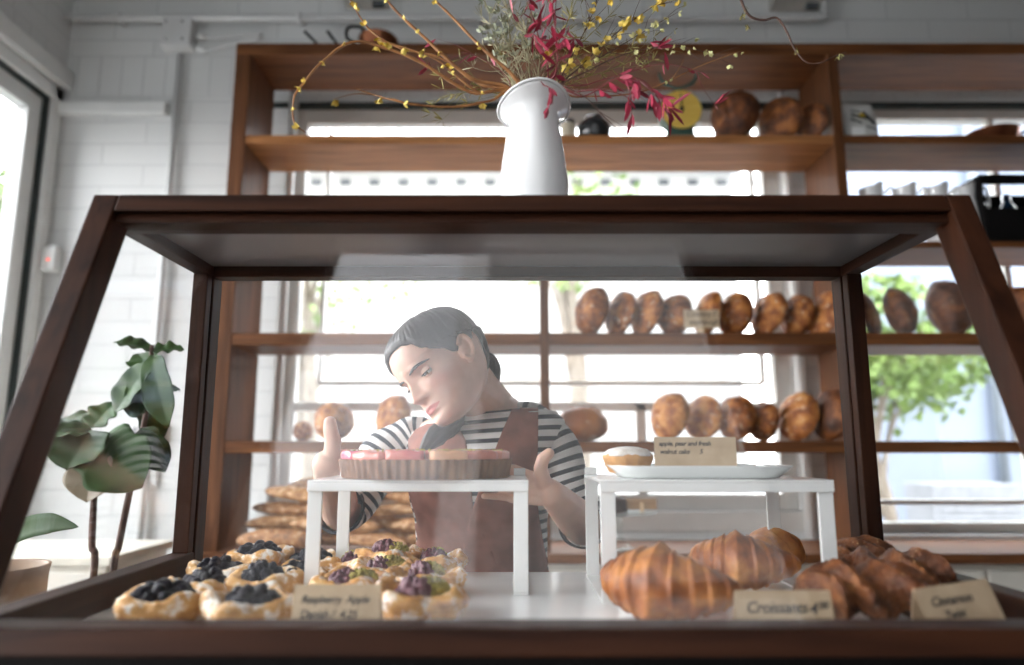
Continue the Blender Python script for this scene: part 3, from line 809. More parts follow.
# ================================================================== CARDS
def card(name, label, c, w, h, lines, yaw=0, lean=12, size=.011, base=True, group=None, roll=0):
    """kraft paper sign: sheet leaning back, handwritten lines, and a small folded foot behind"""
    c = Vector(c)
    mx = Matrix.Translation(c) @ Matrix.Rotation(R(yaw), 4, 'Z') @ Matrix.Rotation(R(roll), 4, 'Y') @ Matrix.Rotation(R(-lean), 4, 'X')
    t = thing(name, label, 'sign', c, group)
    bm = bmesh.new(); box(bm, -w / 2, w / 2, -.0004, .0004, 0, h, mx); obj('sheet', bm, M_kraft, t, smooth=False)
    if base:
        m2 = Matrix.Translation(c) @ Matrix.Rotation(R(yaw), 4, 'Z') @ Matrix.Rotation(R(roll), 4, 'Y') @ Matrix.Rotation(R(lean + 14), 4, 'X')
        off = Vector((0, h * math.sin(R(lean)), 0))
        q = mx @ Vector((0, .0004, h)); foot = c + (Matrix.Rotation(R(yaw), 4, 'Z') @ Vector((0, h * .6, 0)))
        a = mx @ Vector((-w / 2, .0006, h)); b_ = mx @ Vector((w / 2, .0006, h)); dx = (b_ - a)
        f0 = foot - dx * .5; f1 = foot + dx * .5
        bm = bmesh.new(); prism(bm, [a, b_, f1, f0], (Matrix.Rotation(R(yaw), 4, 'Z') @ Vector((0, .0007, .0002)))); obj('rear_flap', bm, M_kraft, t, smooth=False)
    for (txt, x, z, sz) in lines:
        cu = bpy.data.curves.new('t', 'FONT'); cu.body = txt; cu.size = sz; cu.shear = .25; cu.extrude = .0002; cu.offset = .0002; cu.space_character = .95
        o = bpy.data.objects.new('t', cu); COL.objects.link(o); bpy.context.view_layer.update()
        me = bpy.data.meshes.new_from_object(o.evaluated_get(bpy.context.evaluated_depsgraph_get()))
        bpy.data.objects.remove(o); bpy.data.curves.remove(cu)
        mt = mx @ Matrix.Translation((x - w / 2, -.0007, z)) @ Matrix.Rotation(R(90), 4, 'X')
        me.transform(Matrix.Translation(-c) @ mt); me.materials.append(M_ink)
        l = name_obj('lettering', me); l.parent = t
    return t
def wpx(px0, px1, py, Y):
    return atY(px1, py, Y).x - atY(px0, py, Y).x
Y1 = .80; w_ = wpx(291, 379, 600, Y1); c = atY(335, 600, Y1)
card('price_card', 'kraft price card among the danishes reading raspberry apple danish', (c.x, Y1, ZB + .0005), w_, .059, [('Raspberry  Apple', .009, .040, .0112), ('Danish /  4.25', .009, .0245, .0118)], yaw=0, lean=10)
Y1 = .80; w_ = wpx(739, 836, 600, Y1); c = atY(787, 600, Y1)
card('price_card', 'kraft price card leaning in front of the croissants', (c.x, Y1, ZB + .0005), w_, .053, [('Croissants', .010, .030, .0165), ('4', .079, .028, .018), ('00', .090, .034, .011)], lean=14)
Y1 = .775; w_ = .098; c = atY(974, 595, Y1)
card('price_card', 'crooked kraft price card beside the dark twists reading cinnamon twist', (c.x, Y1, ZB + .0005), w_, .066, [('Cinnamon', .014, .046, .0135), ('Twist', .024, .032, .0125), ('4', .042, .015, .013), ('-', .054, .015, .012)], yaw=14, lean=22, roll=-4)
ZP = ZR + .0225
# ================================================================== PLATE, TART, PASTRIES
M_china = plain('white china', (.80, .82, .81), .18, var=.02, coat=.4)
# oblong plate on the second riser
pc = Vector(((RR[0] + RR[1]) / 2 - .004, 1.085, ZR2))
t = pl = thing('oblong_plate', 'white oblong china plate on the riser beyond the tart', 'plate', pc)
bm = bmesh.new()
def rrect(a, b_, r, z, n=8, c=pc):
    pts = []
    for (cx, cy, s) in ((a - r, b_ - r, 0), (-a + r, b_ - r, 1), (-a + r, -b_ + r, 2), (a - r, -b_ + r, 3)):
        for k in range(n): th = (s + k / (n - 1)) * PI / 2; pts.append(c + Vector((cx + r * math.cos(th), cy + r * math.sin(th), z)))
    return pts
A, B_ = .134, .075
loft(bm, [rrect(A * .78, B_ * .72, .03, .0003), rrect(A * .86, B_ * .82, .034, .001), rrect(A * .99, B_ * .98, .04, .0165), rrect(A, B_, .04, .0185), rrect(A * .985, B_ * .975, .038, .0185), rrect(A * .85, B_ * .8, .032, .006), rrect(A * .4, B_ * .3, .01, .0055)])
obj('dish', bm, M_china, pl)
zpl = ZR2 + .0062

M_sponge = ramp_mat('golden sponge', [(.3, (.42, .19, .06)), (.7, (.68, .38, .15))], scale=40, rough=.7, bump=.4, bdist=.003)
M_sugar = ramp_mat('icing sugar', [(.3, (.62, .55, .47)), (.7, (.86, .83, .80))], scale=60, rough=.9, bump=.4, bdist=.002)
def tea_cake(c, r, label):
    c = Vector(c); t = thing('tea_cake', label, 'cake', c, 'tea cakes on the oblong plate')
    bm = bmesh.new(); lathe(bm, [(r * .72, 0.0003), (r * .80, .004), (r * 1.0, .022), (r * 1.0, .026), (r * .8, .033), (r * .3, .0365)], 40, c, rmod=lambda a, z: 1 + .03 * math.cos(a * 14)); obj('sponge', bm, M_sponge, t)
    bm = bmesh.new(); lathe(bm, [(r * 1.005, .0255), (r * .98, .0285), (r * .78, .0355), (r * .4, .039), (r * .05, .040)], 40, c, cap0=True, rmod=lambda a, z: 1 + .05 * math.sin(a * 5) * (z < .03)); obj('sugar_crust', bm, M_sugar, t)
tea_cake((atY(628, 460, 1.09).x, 1.09, zpl), .038, 'sugar dusted tea cake at the open end of the oblong plate')
tea_cake((atY(678, 460, 1.105).x, 1.115, zpl), .034, 'sugar dusted tea cake hidden behind the kraft card on the plate')
Y1 = 1.062; w_ = wpx(654.5, 736.5, 448, Y1); c = atY(695.5, 448, Y1)
card('price_card', 'kraft card with two written lines standing on the oblong plate', (c.x, Y1, zpl + .0004), w_, .0535, [('apple, pear and fresh', .007, .0405, .0098), ('walnut cake      5', .008, .0285, .0098)], lean=3, base=False)

# tart
M_tartcrust = ramp_mat('brown tart crust', [(.3, (.11, .045, .022)), (.7, (.27, .135, .068))], scale=22, rough=.75, bump=.4, bdist=.002)
M_pinkglaze = ramp_mat('pink fruit glaze', [(.3, (.50, .11, .10)), (.55, (.64, .22, .17)), (.8, (.76, .36, .27))], scale=30, rough=.32, bump=.5, bdist=.003, bscale=120, coat=.25, random_shift=.25)
M_rose = ramp_mat('rose fruit glaze', [(.3, (.70, .05, .14)), (.7, (.92, .30, .36))], scale=20, rough=.15, bump=.3, coat=.6, bdist=.003)
M_peach = ramp_mat('peach fruit glaze', [(.3, (.72, .32, .16)), (.7, (.86, .50, .30))], scale=10, rough=.25, bump=.1, coat=.4)
M_pist = ramp_mat('pistachio crumb', [(.3, (.17, .14, .022)), (.7, (.46, .38, .09))], scale=6, rough=.8, bump=.6, bscale=8, bdist=.006)
tc_ = Vector((atY(426.5, 465, 1.155).x, 1.155, ZR)); rt = wpx(341, 512, 465, 1.145) / 2
t = tart = thing('fruit_tart', 'fluted tart with pink glazed fruit on the white riser', 'tart', tc_)
bm = bmesh.new()
fl = lambda a, z: 1 + .012 * math.cos(a * 60)
lathe(bm, [(rt * .95, .0003), (rt * .965, .002), (rt * 1.0, .0275), (rt * .995, .0295), (rt * .965, .0295), (rt * .95, .024), (rt * .2, .0235)], 480, tc_, rmod=fl)
obj('crust', bm, M_tartcrust, tart)
bm = bmesh.new(); lathe(bm, [(rt * .955, .0232), (rt * .95, .0275), (rt * .6, .029), (rt * .1, .0295)], 64, tc_); obj('filling', bm, M_peach, tart)
r2 = random.Random(21)
for ring, (ra, rb, n) in enumerate(((.60, .985, 13), (.27, .62, 8))):
    for k in range(n):
        a0 = 2 * PI * (k + .06) / n + ring * .3; a1 = 2 * PI * (k + .94) / n + ring * .3
        bm = bmesh.new(); rings = []
        for (inset, z) in ((0, .0265), (0, .034 + .002 * (k % 2)), (.05, .0385 + r2.uniform(0, .003)), (.25, .041 + r2.uniform(0, .002))):
            aa0 = a0 + (a1 - a0) * inset * .5; aa1 = a1 - (a1 - a0) * inset * .5
            ia = ra + (rb - ra) * inset * .5; ib = rb - (rb - ra) * inset * .4
            ring_ = []
            for q in range(8): th = aa0 + (aa1 - aa0) * q / 7; ring_.append(tc_ + Vector((rt * ib * math.cos(th), rt * ib * math.sin(th), z)))
            for q in range(5): th = aa1 + (aa0 - aa1) * q / 4; ring_.append(tc_ + Vector((rt * ia * math.cos(th), rt * ia * math.sin(th), z)))
            rings.append(ring_)
        loft(bm, rings)
        for v in bm.verts:
            if v.co.z > ZR + .03: v.co += Vector((0, 0, .0045 * noise.noise(v.co * 120))) + (v.co - tc_) * .03 * noise.noise(v.co * 160 + Vector((9, 0, 0)))
        am = (a0 + a1) / 2 % (2 * PI)
        mt = M_rose if 3.3 < am < 4.1 and ring == 0 else (M_peach if 4.75 < am < 5.15 else M_pinkglaze)
        obj('fruit_slice', bm, mt, tart)
bm = bmesh.new()
for k in range(90):
    a = r2.uniform(0, 2 * PI); q = math.sqrt(r2.uniform(.05, .9)) * rt
    blob(bm, tc_ + Vector((q * math.cos(a), q * math.sin(a), .0425)), [r2.uniform(.0015, .0032) for _ in range(3)], sub=1, amp=.3, seed=k)
o = obj('pistachio_crumbs', bm, M_pist, tart, smooth=False); o['kind'] = 'stuff'

# danishes ---------------------------------------------------------
M_danish = ramp_mat('sugared danish pastry', [(.25, (.38, .15, .035)), (.45, (.62, .33, .10)), (.65, (.76, .50, .22)), (.8, (.84, .66, .42))], scale=2.6, detail=8, rough=.55, bump=.5, bdist=.004, bscale=9,
                    flour=((.90, .87, .82), .50, 2.6), random_shift=.1)
M_danish2 = ramp_mat('golden danish pastry', [(.25, (.36, .13, .025)), (.5, (.64, .32, .085)), (.75, (.82, .56, .25))], scale=2.6, detail=8, rough=.45, bump=.5, bdist=.004, bscale=9,
                     flour=((.90, .86, .80), .50, 2.4), random_shift=.1, coat=.2)
M_blue = ramp_mat('blueberry compote', [(.3, (.003, .0025, .006)), (.7, (.014, .011, .022))], scale=5, rough=.42, bump=.8, bdist=.006, bscale=7)
M_blue.node_tree.nodes['Principled BSDF'].inputs['Specular IOR Level'].default_value = .2
M_rasp = ramp_mat('raspberry compote', [(.3, (.075, .016, .028)), (.7, (.20, .07, .10))], scale=5, rough=.4, bump=.8, bdist=.006, bscale=7, coat=.2)

def danish_mesh(seed):
    """square folded pastry of unit half-width: four puffed corners turned up round a hollow"""
    bm = bmesh.new(); n = 72; m = 26; rings = []
    s = Vector((seed * 3.1, seed * 1.7, 0))
    for i in range(m):
        t = i / (m - 1); ring = []
        for j in range(n):
            th = 2 * PI * j / n
            sq = 1 / (abs(math.cos(th)) ** 3.2 + abs(math.sin(th)) ** 3.2) ** (1 / 3.2)
            corner = .5 - .5 * math.cos(4 * th)
            R0 = sq * (1 + .14 * noise.noise(Vector((math.cos(th) * 2, math.sin(th) * 2, 0)) + s))
            if t < .38:                              # wall, bulging, with leaf layers
                q = t / .38; r = R0 * (.80 + .24 * math.sin(q * PI * .62)); z = q * (.40 + .16 * corner)
                r *= 1 + .022 * math.sin(q * 26 + 2 * math.sin(th * 3 + seed))
            else:
                q = (t - .38) / .62; r = R0 * 1.02 * (1 - q) + .0
                rim = (.40 + .16 * corner)
                z = rim + .13 * math.sin(min(1, q * 2.4) * PI) - .18 * min(1, max(0, q - .25) / .35)
                z += .035 * math.sin(q * 20 + th * 2 + seed) * (1 - q)
            z += (.10 * noise.noise(Vector((r * math.cos(th) * 2.2, r * math.sin(th) * 2.2, z * 2)) + s) + .05 * noise.noise(Vector((r * math.cos(th) * 6, r * math.sin(th) * 6, z * 5)) + s)) * min(1, z * 5)
            ring.append((r * math.cos(th), r * math.sin(th), max(z, .0)))
        rings.append(ring)
    loft(bm, rings)
    bmesh.ops.recalc_face_normals(bm, faces=bm.faces[:])
    return bm
def compote_mesh(seed, rad, lump=.2, nl=34, lr=.22):
    bm = bmesh.new(); b2 = bmesh.new(); bmesh.ops.create_icosphere(b2, subdivisions=5, radius=1)
    r = random.Random(seed); cs = []
    for k in range(nl):
        a = r.uniform(0, 2 * PI); q = math.sqrt(r.random()) * .85; cs.append(Vector((q * math.cos(a), q * math.sin(a), r.uniform(.1, .5) * (1.1 - q))))
    for v in b2.verts:
        d = v.co.normalized(); best = .0
        base = Vector((d.x * .8, d.y * .8, max(d.z, -.3) * .36))
        for c in cs:
            e = (base - c).length; best = max(best, math.sqrt(max(0, lr ** 2 - e * e)) * 1.35)
        v.co = base + d * best * (lump / .2)
    me = bpy.data.meshes.new('t'); b2.to_mesh(me); b2.free(); bm.from_mesh(me); bpy.data.meshes.remove(me)
    bmesh.ops.scale(bm, vec=rad, verts=bm.verts[:])
    return bm
def to_mesh(bm, name, mat):
    bmesh.ops.recalc_face_normals(bm, faces=bm.faces[:])
    me = bpy.data.meshes.new(name); bm.to_mesh(me); bm.free(); me.materials.append(mat)
    for p in me.polygons: p.use_smooth = True
    return me
DAN = [to_mesh(danish_mesh(k + 1), 'pastry', M_danish) for k in range(3)]
DAN2 = [to_mesh(danish_mesh(k + 5), 'pastry', M_danish2) for k in range(3)]
BLU = [to_mesh(compote_mesh(k + 1, (.88, .80, .80)), 'blueberry_topping', M_blue) for k in range(3)]
RAS = [to_mesh(compote_mesh(k + 11, (.60, .54, .70), .2, 60, .17), 'raspberry_topping', M_rasp) for k in range(3)]
PIS = [to_mesh(compote_mesh(k + 21, (.42, .34, .62), .3, 110, .115), 'pistachio_topping', M_pist) for k in range(3)]

def place(px, py, z):
    return atZ(px, py, z)
def danish(kind, px, py, half, k, yaw, label, lift=0.0, tilt=(0, 0)):
    """px, py: where the middle of its topping shows"""
    zt_ = ZB + half * .60 + lift
    p = atZ(px, py, zt_)
    t = thing('blueberry_danish' if kind == 'b' else 'raspberry_pistachio_danish', label, 'pastry', (p.x, p.y, ZB + .0004 + lift), 'blueberry danishes in the case' if kind == 'b' else 'raspberry pistachio danishes in the case')
    t.rotation_euler = (R(tilt[0]), R(tilt[1]), R(yaw)); half *= 1.1; t.scale = (half, half, half * 1.05)
    a = name_obj('pastry', (DAN if kind == 'b' else DAN2)[k % 3]); a.parent = t
    b_ = name_obj('blueberry_topping' if kind == 'b' else 'raspberry_topping', (BLU if kind == 'b' else RAS)[k % 3]); b_.parent = t
    q_ = random.Random(int(px * 7 + py)); b_.scale = (q_.uniform(.62, .85), q_.uniform(.75, .98), q_.uniform(.9, 1.15)); b_.rotation_euler = (0, 0, q_.uniform(0, 6))
    b_.location = (0, 0, .44) if kind == 'b' else (-.16, -.06, .46)
    if kind != 'b':
        c = name_obj('pistachio_topping', PIS[k % 3]); c.parent = t; c.location = (.24, .08, .48); c.rotation_euler = (0, 0, k); c.scale = (1.15, 1.25, 1.0)
    return t
for a in (('b', 163, 596, .046, 0, 12, 'blueberry danish at the front corner of the case, nearest the side glass'), ('b', 252, 600, .046, 1, 40, 'blueberry danish in the front row beside the raspberry apple card'),
          ('b', 205, 583, .042, 2, -20, 'blueberry danish second along the side glass'), ('b', 262, 577, .046, 0, 5, 'big-topped blueberry danish in the middle of its batch'), ('b', 219, 568, .040, 1, 30, 'blueberry danish third along the side glass'),
          ('b', 238, 561, .040, 2, 60, 'blueberry danish fourth along the side glass'), ('b', 259, 552, .042, 0, -10, 'blueberry danish at the back of the case, tallest in its batch', .014),
          ('b', 312, 560, .042, 1, 20, 'pale sugared blueberry danish behind the front leg of the tart riser'), ('b', 296, 574, .038, 2, 50, 'sugar-coated blueberry danish in front of the riser leg')): danish(*a)
for a in (('r', 420, 592, .050, 0, 20, 'raspberry pistachio danish in the front row beside the price card'), ('r', 352, 580, .046, 1, -15, 'raspberry pistachio danish just behind the raspberry apple card'),
          ('r', 424, 574, .046, 2, 45, 'raspberry pistachio danish second in the row nearest the bare shelf'), ('r', 384, 566, .044, 0, 10, 'raspberry pistachio danish in the middle of its batch'),
          ('r', 434, 557, .044, 1, 70, 'raspberry pistachio danish at the back by the bare shelf'), ('r', 390, 551, .044, 2, -30, "raspberry pistachio danish at the back beneath the baker's apron", .010),
          ('r', 352, 560, .040, 0, 80, 'raspberry pistachio danish under the back leg of the tart riser')): danish(*a)

# croissants -------------------------------------------------------
M_crois = ramp_mat('baked croissant', [(.25, (.10, .024, .005)), (.45, (.30, .085, .014)), (.62, (.52, .20, .042)), (.8, (.72, .40, .14))], scale=26, detail=8, rough=.5, stretch=(1, 1, 1), bump=.4, bdist=.003, bscale=160, coat=.05, random_shift=.12)
def croissant_mesh(L, r, arc, steps, seed, n=90, m=36):
    bm = bmesh.new(); path = []; rr = []
    for i in range(n + 1):
        t = i / n; a = (t - .5) * arc
        Rr = L / arc
        path.append(Vector((Rr * math.sin(a), -Rr * (math.cos(a) - math.cos(arc / 2)), 0)))
        e = 1 - abs(2 * t - 1)
        env = .22 + .78 * (e ** .75) if e > 0 else .2
        side = -1 if t < .5 else 1
        ph = (abs(2 * t - 1) * steps) % 1.0
        env *= 1 + .12 * (1 - ph) ** 1.1 - .05
        env *= (1 - max(0, (abs(2 * t - 1) - .94)) / .06 * .75)
        rr.append(r * env)
    rings = []
    s = Vector((seed * 1.7, seed, 0))
    for i, (p, (t_, a, b_)) in enumerate(zip(path, frames(path, Vector((0, 0, 1))))):
        ring = []
        for j in range(m):
            th = 2 * PI * j / m
            k = 1 + .13 * noise.noise(Vector((i * .09, math.cos(th) * 1.2, math.sin(th) * 1.2)) + s) + .05 * noise.noise(Vector((i * .3, math.cos(th) * 4, math.sin(th) * 4)) + s)
            q = p + a * (rr[i] * k * math.cos(th) * .92) + b_ * (rr[i] * k * math.sin(th) * 1.05)
            # ridges run slightly aslant
            q += t_ * (.010 * math.sin(th))
            ring.append(q)
        rings.append(ring)
    loft(bm, rings)
    zmin = min(v.co.z for v in bm.verts)
    for v in bm.verts: v.co.z = max(v.co.z, zmin * .8)
    zmin = min(v.co.z for v in bm.verts)
    bmesh.ops.translate(bm, vec=(0, 0, -zmin), verts=bm.verts[:])
    return bm
def croissant(label, c, L, r, arc, steps, yaw, seed, tilt=0, lift=0.0):
    me = to_mesh(croissant_mesh(L, r, arc, steps, seed), 'croissant', M_crois)
    o = name_obj('croissant', me); o.location = (c.x, c.y, ZB + .0006 + lift); o.rotation_euler = (R(tilt), 0, R(yaw))
    return tag(o, label, 'pastry', 'croissants in the case')
croissant('large pale-ended croissant at the front, lying between the riser and the price card', atZ(672, 596, ZB + .03) + Vector((0, .03, 0)), .185, .052, 1.1, 5, -36, 1)
croissant('dark tipped croissant standing up behind the price card', atZ(752, 574, ZB + .03) + Vector((0, .05, 0)), .16, .046, 1.3, 5, -28, 2, lift=.006)
croissant('small croissant at the back, half hidden behind the one by the price card', atZ(775, 560, ZB + .03) + Vector((-.005, .04, 0)), .125, .040, 1.2, 4, 35, 3, tilt=8, lift=.012)

# twists -----------------------------------------------------------
M_twist = ramp_mat('dark cinnamon twist', [(.25, (.03, .008, .003)), (.5, (.15, .042, .009)), (.75, (.36, .13, .034))], scale=40, detail=8, rough=.55, bump=.9, bdist=.004, bscale=150, random_shift=.1,
                   flour=((.58, .36, .17), .60, 150))
def twist(label, c, L, r, turns, yaw, seed, lift=0.0):
    bm = bmesh.new(); n = 70; n = 130; path = [Vector(((i / n - .5) * L, .012 * math.sin(i / n * 5 + seed), 0)) for i in range(n + 1)]
    def mod(t, th):
        e = min(1, min(t, 1 - t) * 7) ** .5
        return (.35 + .65 * e) * (1 + .26 * math.cos(2 * (th - t * turns * 2 * PI)) + .13 * noise.noise(Vector((t * 12, math.cos(th) * 2, math.sin(th) * 2 + seed))) + .10 * noise.noise(Vector((t * 45, math.cos(th) * 6, math.sin(th) * 6 + seed))))
    tube(bm, path, r, 64, mod=mod, flat=(.8, 1.15))
    zmin = min(v.co.z for v in bm.verts); bmesh.ops.translate(bm, vec=(0, 0, -zmin), verts=bm.verts[:])
    me = to_mesh(bm, 'cinnamon_twist', M_twist)
    o = name_obj('cinnamon_twist', me); o.location = (c.x, c.y, ZB + .0006 + lift); o.rotation_euler = (0, 0, R(yaw))
    return tag(o, label, 'pastry', 'cinnamon twists in the case')
twist('dark glazed cinnamon twist in front, between two price cards', atZ(876, 604, ZB + .03) + Vector((0, .03, 0)), .14, .036, 1.6, 12, 1)
twist('dark glazed cinnamon twist second from the front, against the crooked card', atZ(905, 583, ZB + .03) + Vector((0, .04, 0)), .14, .034, 1.8, -20, 2)
twist('seeded cinnamon twist at the back beside the rear post', atZ(862, 566, ZB + .03) + Vector((0, .02, 0)), .12, .034, 1.5, 25, 3)

# shelf card
Y1 = 2.744; w_ = wpx(684, 720, 320, Y1); c = atY(702, 328, Y1)
t = card('price_card', 'small kraft card clipped before the loaves on the upper bread shelf', (c.x, Y1, c.z), w_, .075, [('Country', .012, .048, .03), ('7', .115, .046, .03), ('sourdough', .022, .015, .028)], lean=2, base=False)
bm = bmesh.new(); box(bm, c.x - .012, c.x + .012, Y1 + .0015, Y1 + .024, S_c1 + .0005, c.z + .012); obj('clip_block', bm, plain('pale wood clip', (.6, .42, .24), .6), t, smooth=False, bevel=.002)

# cake stand with dark cake, on the back counter
cs = atY(622, 550, 2.72); base = Vector((cs.x, 2.80, S_e1))
M_clear = glass_pane('pressed glass', (.93, .96, .96), .08)
t = thing('cake_stand', 'pressed glass cake stand on the back counter seen through the riser', 'cake stand', base)
zp = atY(622, 514, 2.8).z - S_e1
bm = bmesh.new(); lathe(bm, [(.062, .0005), (.062, .006), (.045, .016), (.022, .045), (.016, .075), (.024, zp - .035), (.016, zp - .02), (.03, zp - .006), (.03, zp - .001)], 40, base); obj('foot', bm, M_clear, t)
bm = bmesh.new(); lathe(bm, [(.03, zp - .001), (.145, zp + .004), (.150, zp + .010), (.140, zp + .010), (.02, zp + .006)], 56, base); obj('plate', bm, M_clear, t)
M_choc = ramp_mat('dark chocolate cake', [(.3, (.035, .016, .012)), (.7, (.09, .045, .035))], scale=30, rough=.6, bump=.5, bdist=.004)
cc = base + Vector((-.045, 0, zp + .0105))
bm = bmesh.new(); lathe(bm, [(.084, 0), (.088, .01), (.086, .044), (.078, .052), (.03, .055)], 48, cc, rmod=lambda a, z: 1 + .015 * math.sin(a * 9 + z * 90)); tag(obj('chocolate_cake', bm, M_choc, loc=cc), 'low dark chocolate cake on the glass stand', 'cake')
M_tag = wood('wooden tag', (.25, .14, .07), (.42, .26, .14))
c2 = base + Vector((.085, -.05, zp + .0105))
t = thing('wooden_tag', 'small wooden tag propped on the glass cake stand', 'sign', c2)
bm = bmesh.new(); box(bm, c2.x - .058, c2.x + .058, c2.y, c2.y + .004, c2.z + .010, c2.z + .052); obj('tag_plate', bm, M_tag, t, smooth=False, bevel=.001)
bm = bmesh.new(); box(bm, c2.x - .006, c2.x + .006, c2.y - .006, c2.y + .010, c2.z + .0005, c2.z + .036); obj('peg', bm, plain('pale peg', (.72, .52, .32), .6), t, smooth=False, bevel=.001)
# ================================================================== PITCHER AND BRANCHES
YP = 1.035
zt0 = ZT
M_enamel = plain('white enamelled steel', (.84, .845, .85), .2, var=.015, coat=.5)
cb_ = atY(534, 195, YP)
pcen = Vector((cb_.x, YP, ZT))
def pw(px0, px1, py): return wpx(px0, px1, py, YP) / 2
zh = lambda py: atY(534, py, YP).z - ZT
prof = [(.001, .0006), (pw(498, 569, 193) * .985, .0006), (pw(498, 569, 193), .006), (pw(499, 568, 185), zh(185)), (pw(502, 566, 165), zh(165)), (pw(506, 562, 140), zh(140)),
        (pw(509, 559, 126), zh(127)), (pw(509.5, 559, 118), zh(120)), (pw(506, 562, 113), zh(114.5)), (pw(500, 566.5, 110), zh(111)), (pw(497.5, 568, 107), zh(108.5))]
def spout(a, r, z):
    # the lip rises to a spout that faces the camera
    k = max(0, min(1, (z - zh(125)) / (zh(108.5) - zh(125))))
    d = .5 + .5 * math.cos(a - R(-78))
    return k * (.017 * d ** 3 - .012 * (1 - d))
def flare(a, z):
    k = max(0, min(1, (z - zh(125)) / (zh(108.5) - zh(125)))); d = .5 + .5 * math.cos(a - R(-75))
    return 1 + k * (.10 * d ** 4)
t = pit = thing('enamel_pitcher', 'tall white enamel pitcher full of flowering branches on top of the case', 'pitcher', pcen)
bm = bmesh.new(); inner = [(r - .002, z) for r, z in prof[::-1][:-2]]
lathe(bm, prof[1:] + inner[:-1] + [(pw(500, 567, 185) - .003, .010)], 64, pcen, zmod=spout, rmod=flare); obj('body', bm, M_enamel, pit)
bm = bmesh.new()
n = 64; rim = []
r_, z_ = prof[-1]
for j in range(n + 1):
    a = 2 * PI * j / n; k = flare(a, z_); rim.append(pcen + Vector((r_ * k * math.cos(a), r_ * k * math.sin(a), z_ + spout(a, r_, z_))))
tube(bm, rim, .0022, 8); obj('rolled_rim', bm, M_enamel, pit)
bm = bmesh.new(); hb = pcen + Vector((.028, .030, 0)); hd = Vector((.45, .89, 0)).normalized()
tube(bm, smooth_path([pcen + hd * .046 + Vector((0, 0, .165)), pcen + hd * .082 + Vector((0, 0, .172)), pcen + hd * .096 + Vector((0, 0, .13)), pcen + hd * .085 + Vector((0, 0, .07)), pcen + hd * .052 + Vector((0, 0, .035))]), .006, 10); obj('handle', bm, M_enamel, pit)

M_twig = ramp_mat('orange twig bark', [(.3, (.20, .075, .022)), (.7, (.42, .19, .06))], scale=14, stretch=(3, 3, 1), rough=.6, bump=.3)
M_twigd = ramp_mat('dark twig bark', [(.3, (.045, .022, .016)), (.7, (.13, .06, .04))], scale=14, rough=.7, bump=.3)
M_redstem = plain('red stem', (.20, .03, .035), .5)
M_redleaf = ramp_mat('crimson leaf', [(.3, (.20, .012, .03)), (.7, (.48, .04, .09))], scale=14, rough=.45, bump=.1, random_shift=.1)
M_yel = ramp_mat('yellow blossom', [(.3, (.70, .46, .05)), (.7, (.86, .70, .18))], scale=40, rough=.6, bump=0)
M_pale = ramp_mat('pale yellow blossom', [(.3, (.62, .58, .20)), (.7, (.80, .78, .42))], scale=40, rough=.6, bump=0)
M_dry = ramp_mat('dried grass', [(.3, (.30, .27, .15)), (.7, (.52, .48, .32))], scale=20, rough=.8, bump=0)
M_sage = ramp_mat('grey green bud', [(.3, (.27, .29, .19)), (.7, (.46, .48, .36))], scale=30, rough=.8, bump=.2)
M_bracken = ramp_mat('olive sprig', [(.3, (.20, .17, .05)), (.7, (.40, .35, .12))], scale=20, rough=.7, bump=0)
r3 = random.Random(5)
MOUTH = pcen + Vector((0, 0, zh(110)))
def stem_path(pts, y0=None):
    """pts: (px, py, depth offset) from mouth outwards; the foot of each stem stands inside the pitcher"""
    ja = r3.uniform(0, 2 * PI); jr = r3.uniform(.005, .024)
    foot = pcen + Vector((jr * math.cos(ja), jr * math.sin(ja), .02)); mouth = MOUTH + Vector((.8 * jr * math.cos(ja) * 1.1, jr * math.sin(ja), .008))
    first = atY(pts[0][0], pts[0][1], YP + pts[0][2]); hd_ = Vector((first.x - pcen.x, first.y - pcen.y, 0)); hd_ = hd_.normalized() if hd_.length > .004 else Vector((0, 0, 0))
    mouth = MOUTH + hd_ * min(.030, .7 * math.hypot(first.x - pcen.x, first.y - pcen.y)) + Vector((.25 * jr * math.cos(ja), .25 * jr * math.sin(ja), .016))
    P = [foot, mouth] + [atY(px, py, YP + dy) for px, py, dy in pts]
    return smooth_path(P, 7)
def petal(bm, p, d, n, L, W):
    s = d.cross(n)
    if s.length < 1e-4: s = d.cross(Vector((0.3, 1, .2)))
    s.normalize(); n = s.cross(d).normalized()
    q = [p, p + d * L * .35 + s * W * .8 + n * W * .25, p + d * L * .75 + s * W * .75 + n * W * .2, p + d * L, p + d * L * .75 - s * W * .75 + n * W * .2, p + d * L * .35 - s * W * .8 + n * W * .25]
    m1 = p + d * L * .4 - n * W * .1; m2 = p + d * L * .72 - n * W * .1
    v = [bm.verts.new(x) for x in q]; a = bm.verts.new(m1); b_ = bm.verts.new(m2)
    for f in ((v[0], v[1], a), (v[1], v[2], b_, a), (v[2], v[3], b_), (v[0], a, v[5]), (v[5], a, b_, v[4]), (v[4], b_, v[3])): bm.faces.new(f)
def blossom(bm, p, size, n=5, droop=.3):
    ax = rvec(r3); ax.z -= droop; ax.normalize(); u = ax.orthogonal().normalized(); w_ = ax.cross(u)
    for k in range(n):
        a = 2 * PI * k / n + r3.random(); d = (u * math.cos(a) + w_ * math.sin(a)) * .75 + ax * .65
        petal(bm, p, d.normalized(), ax, size, size * .38)
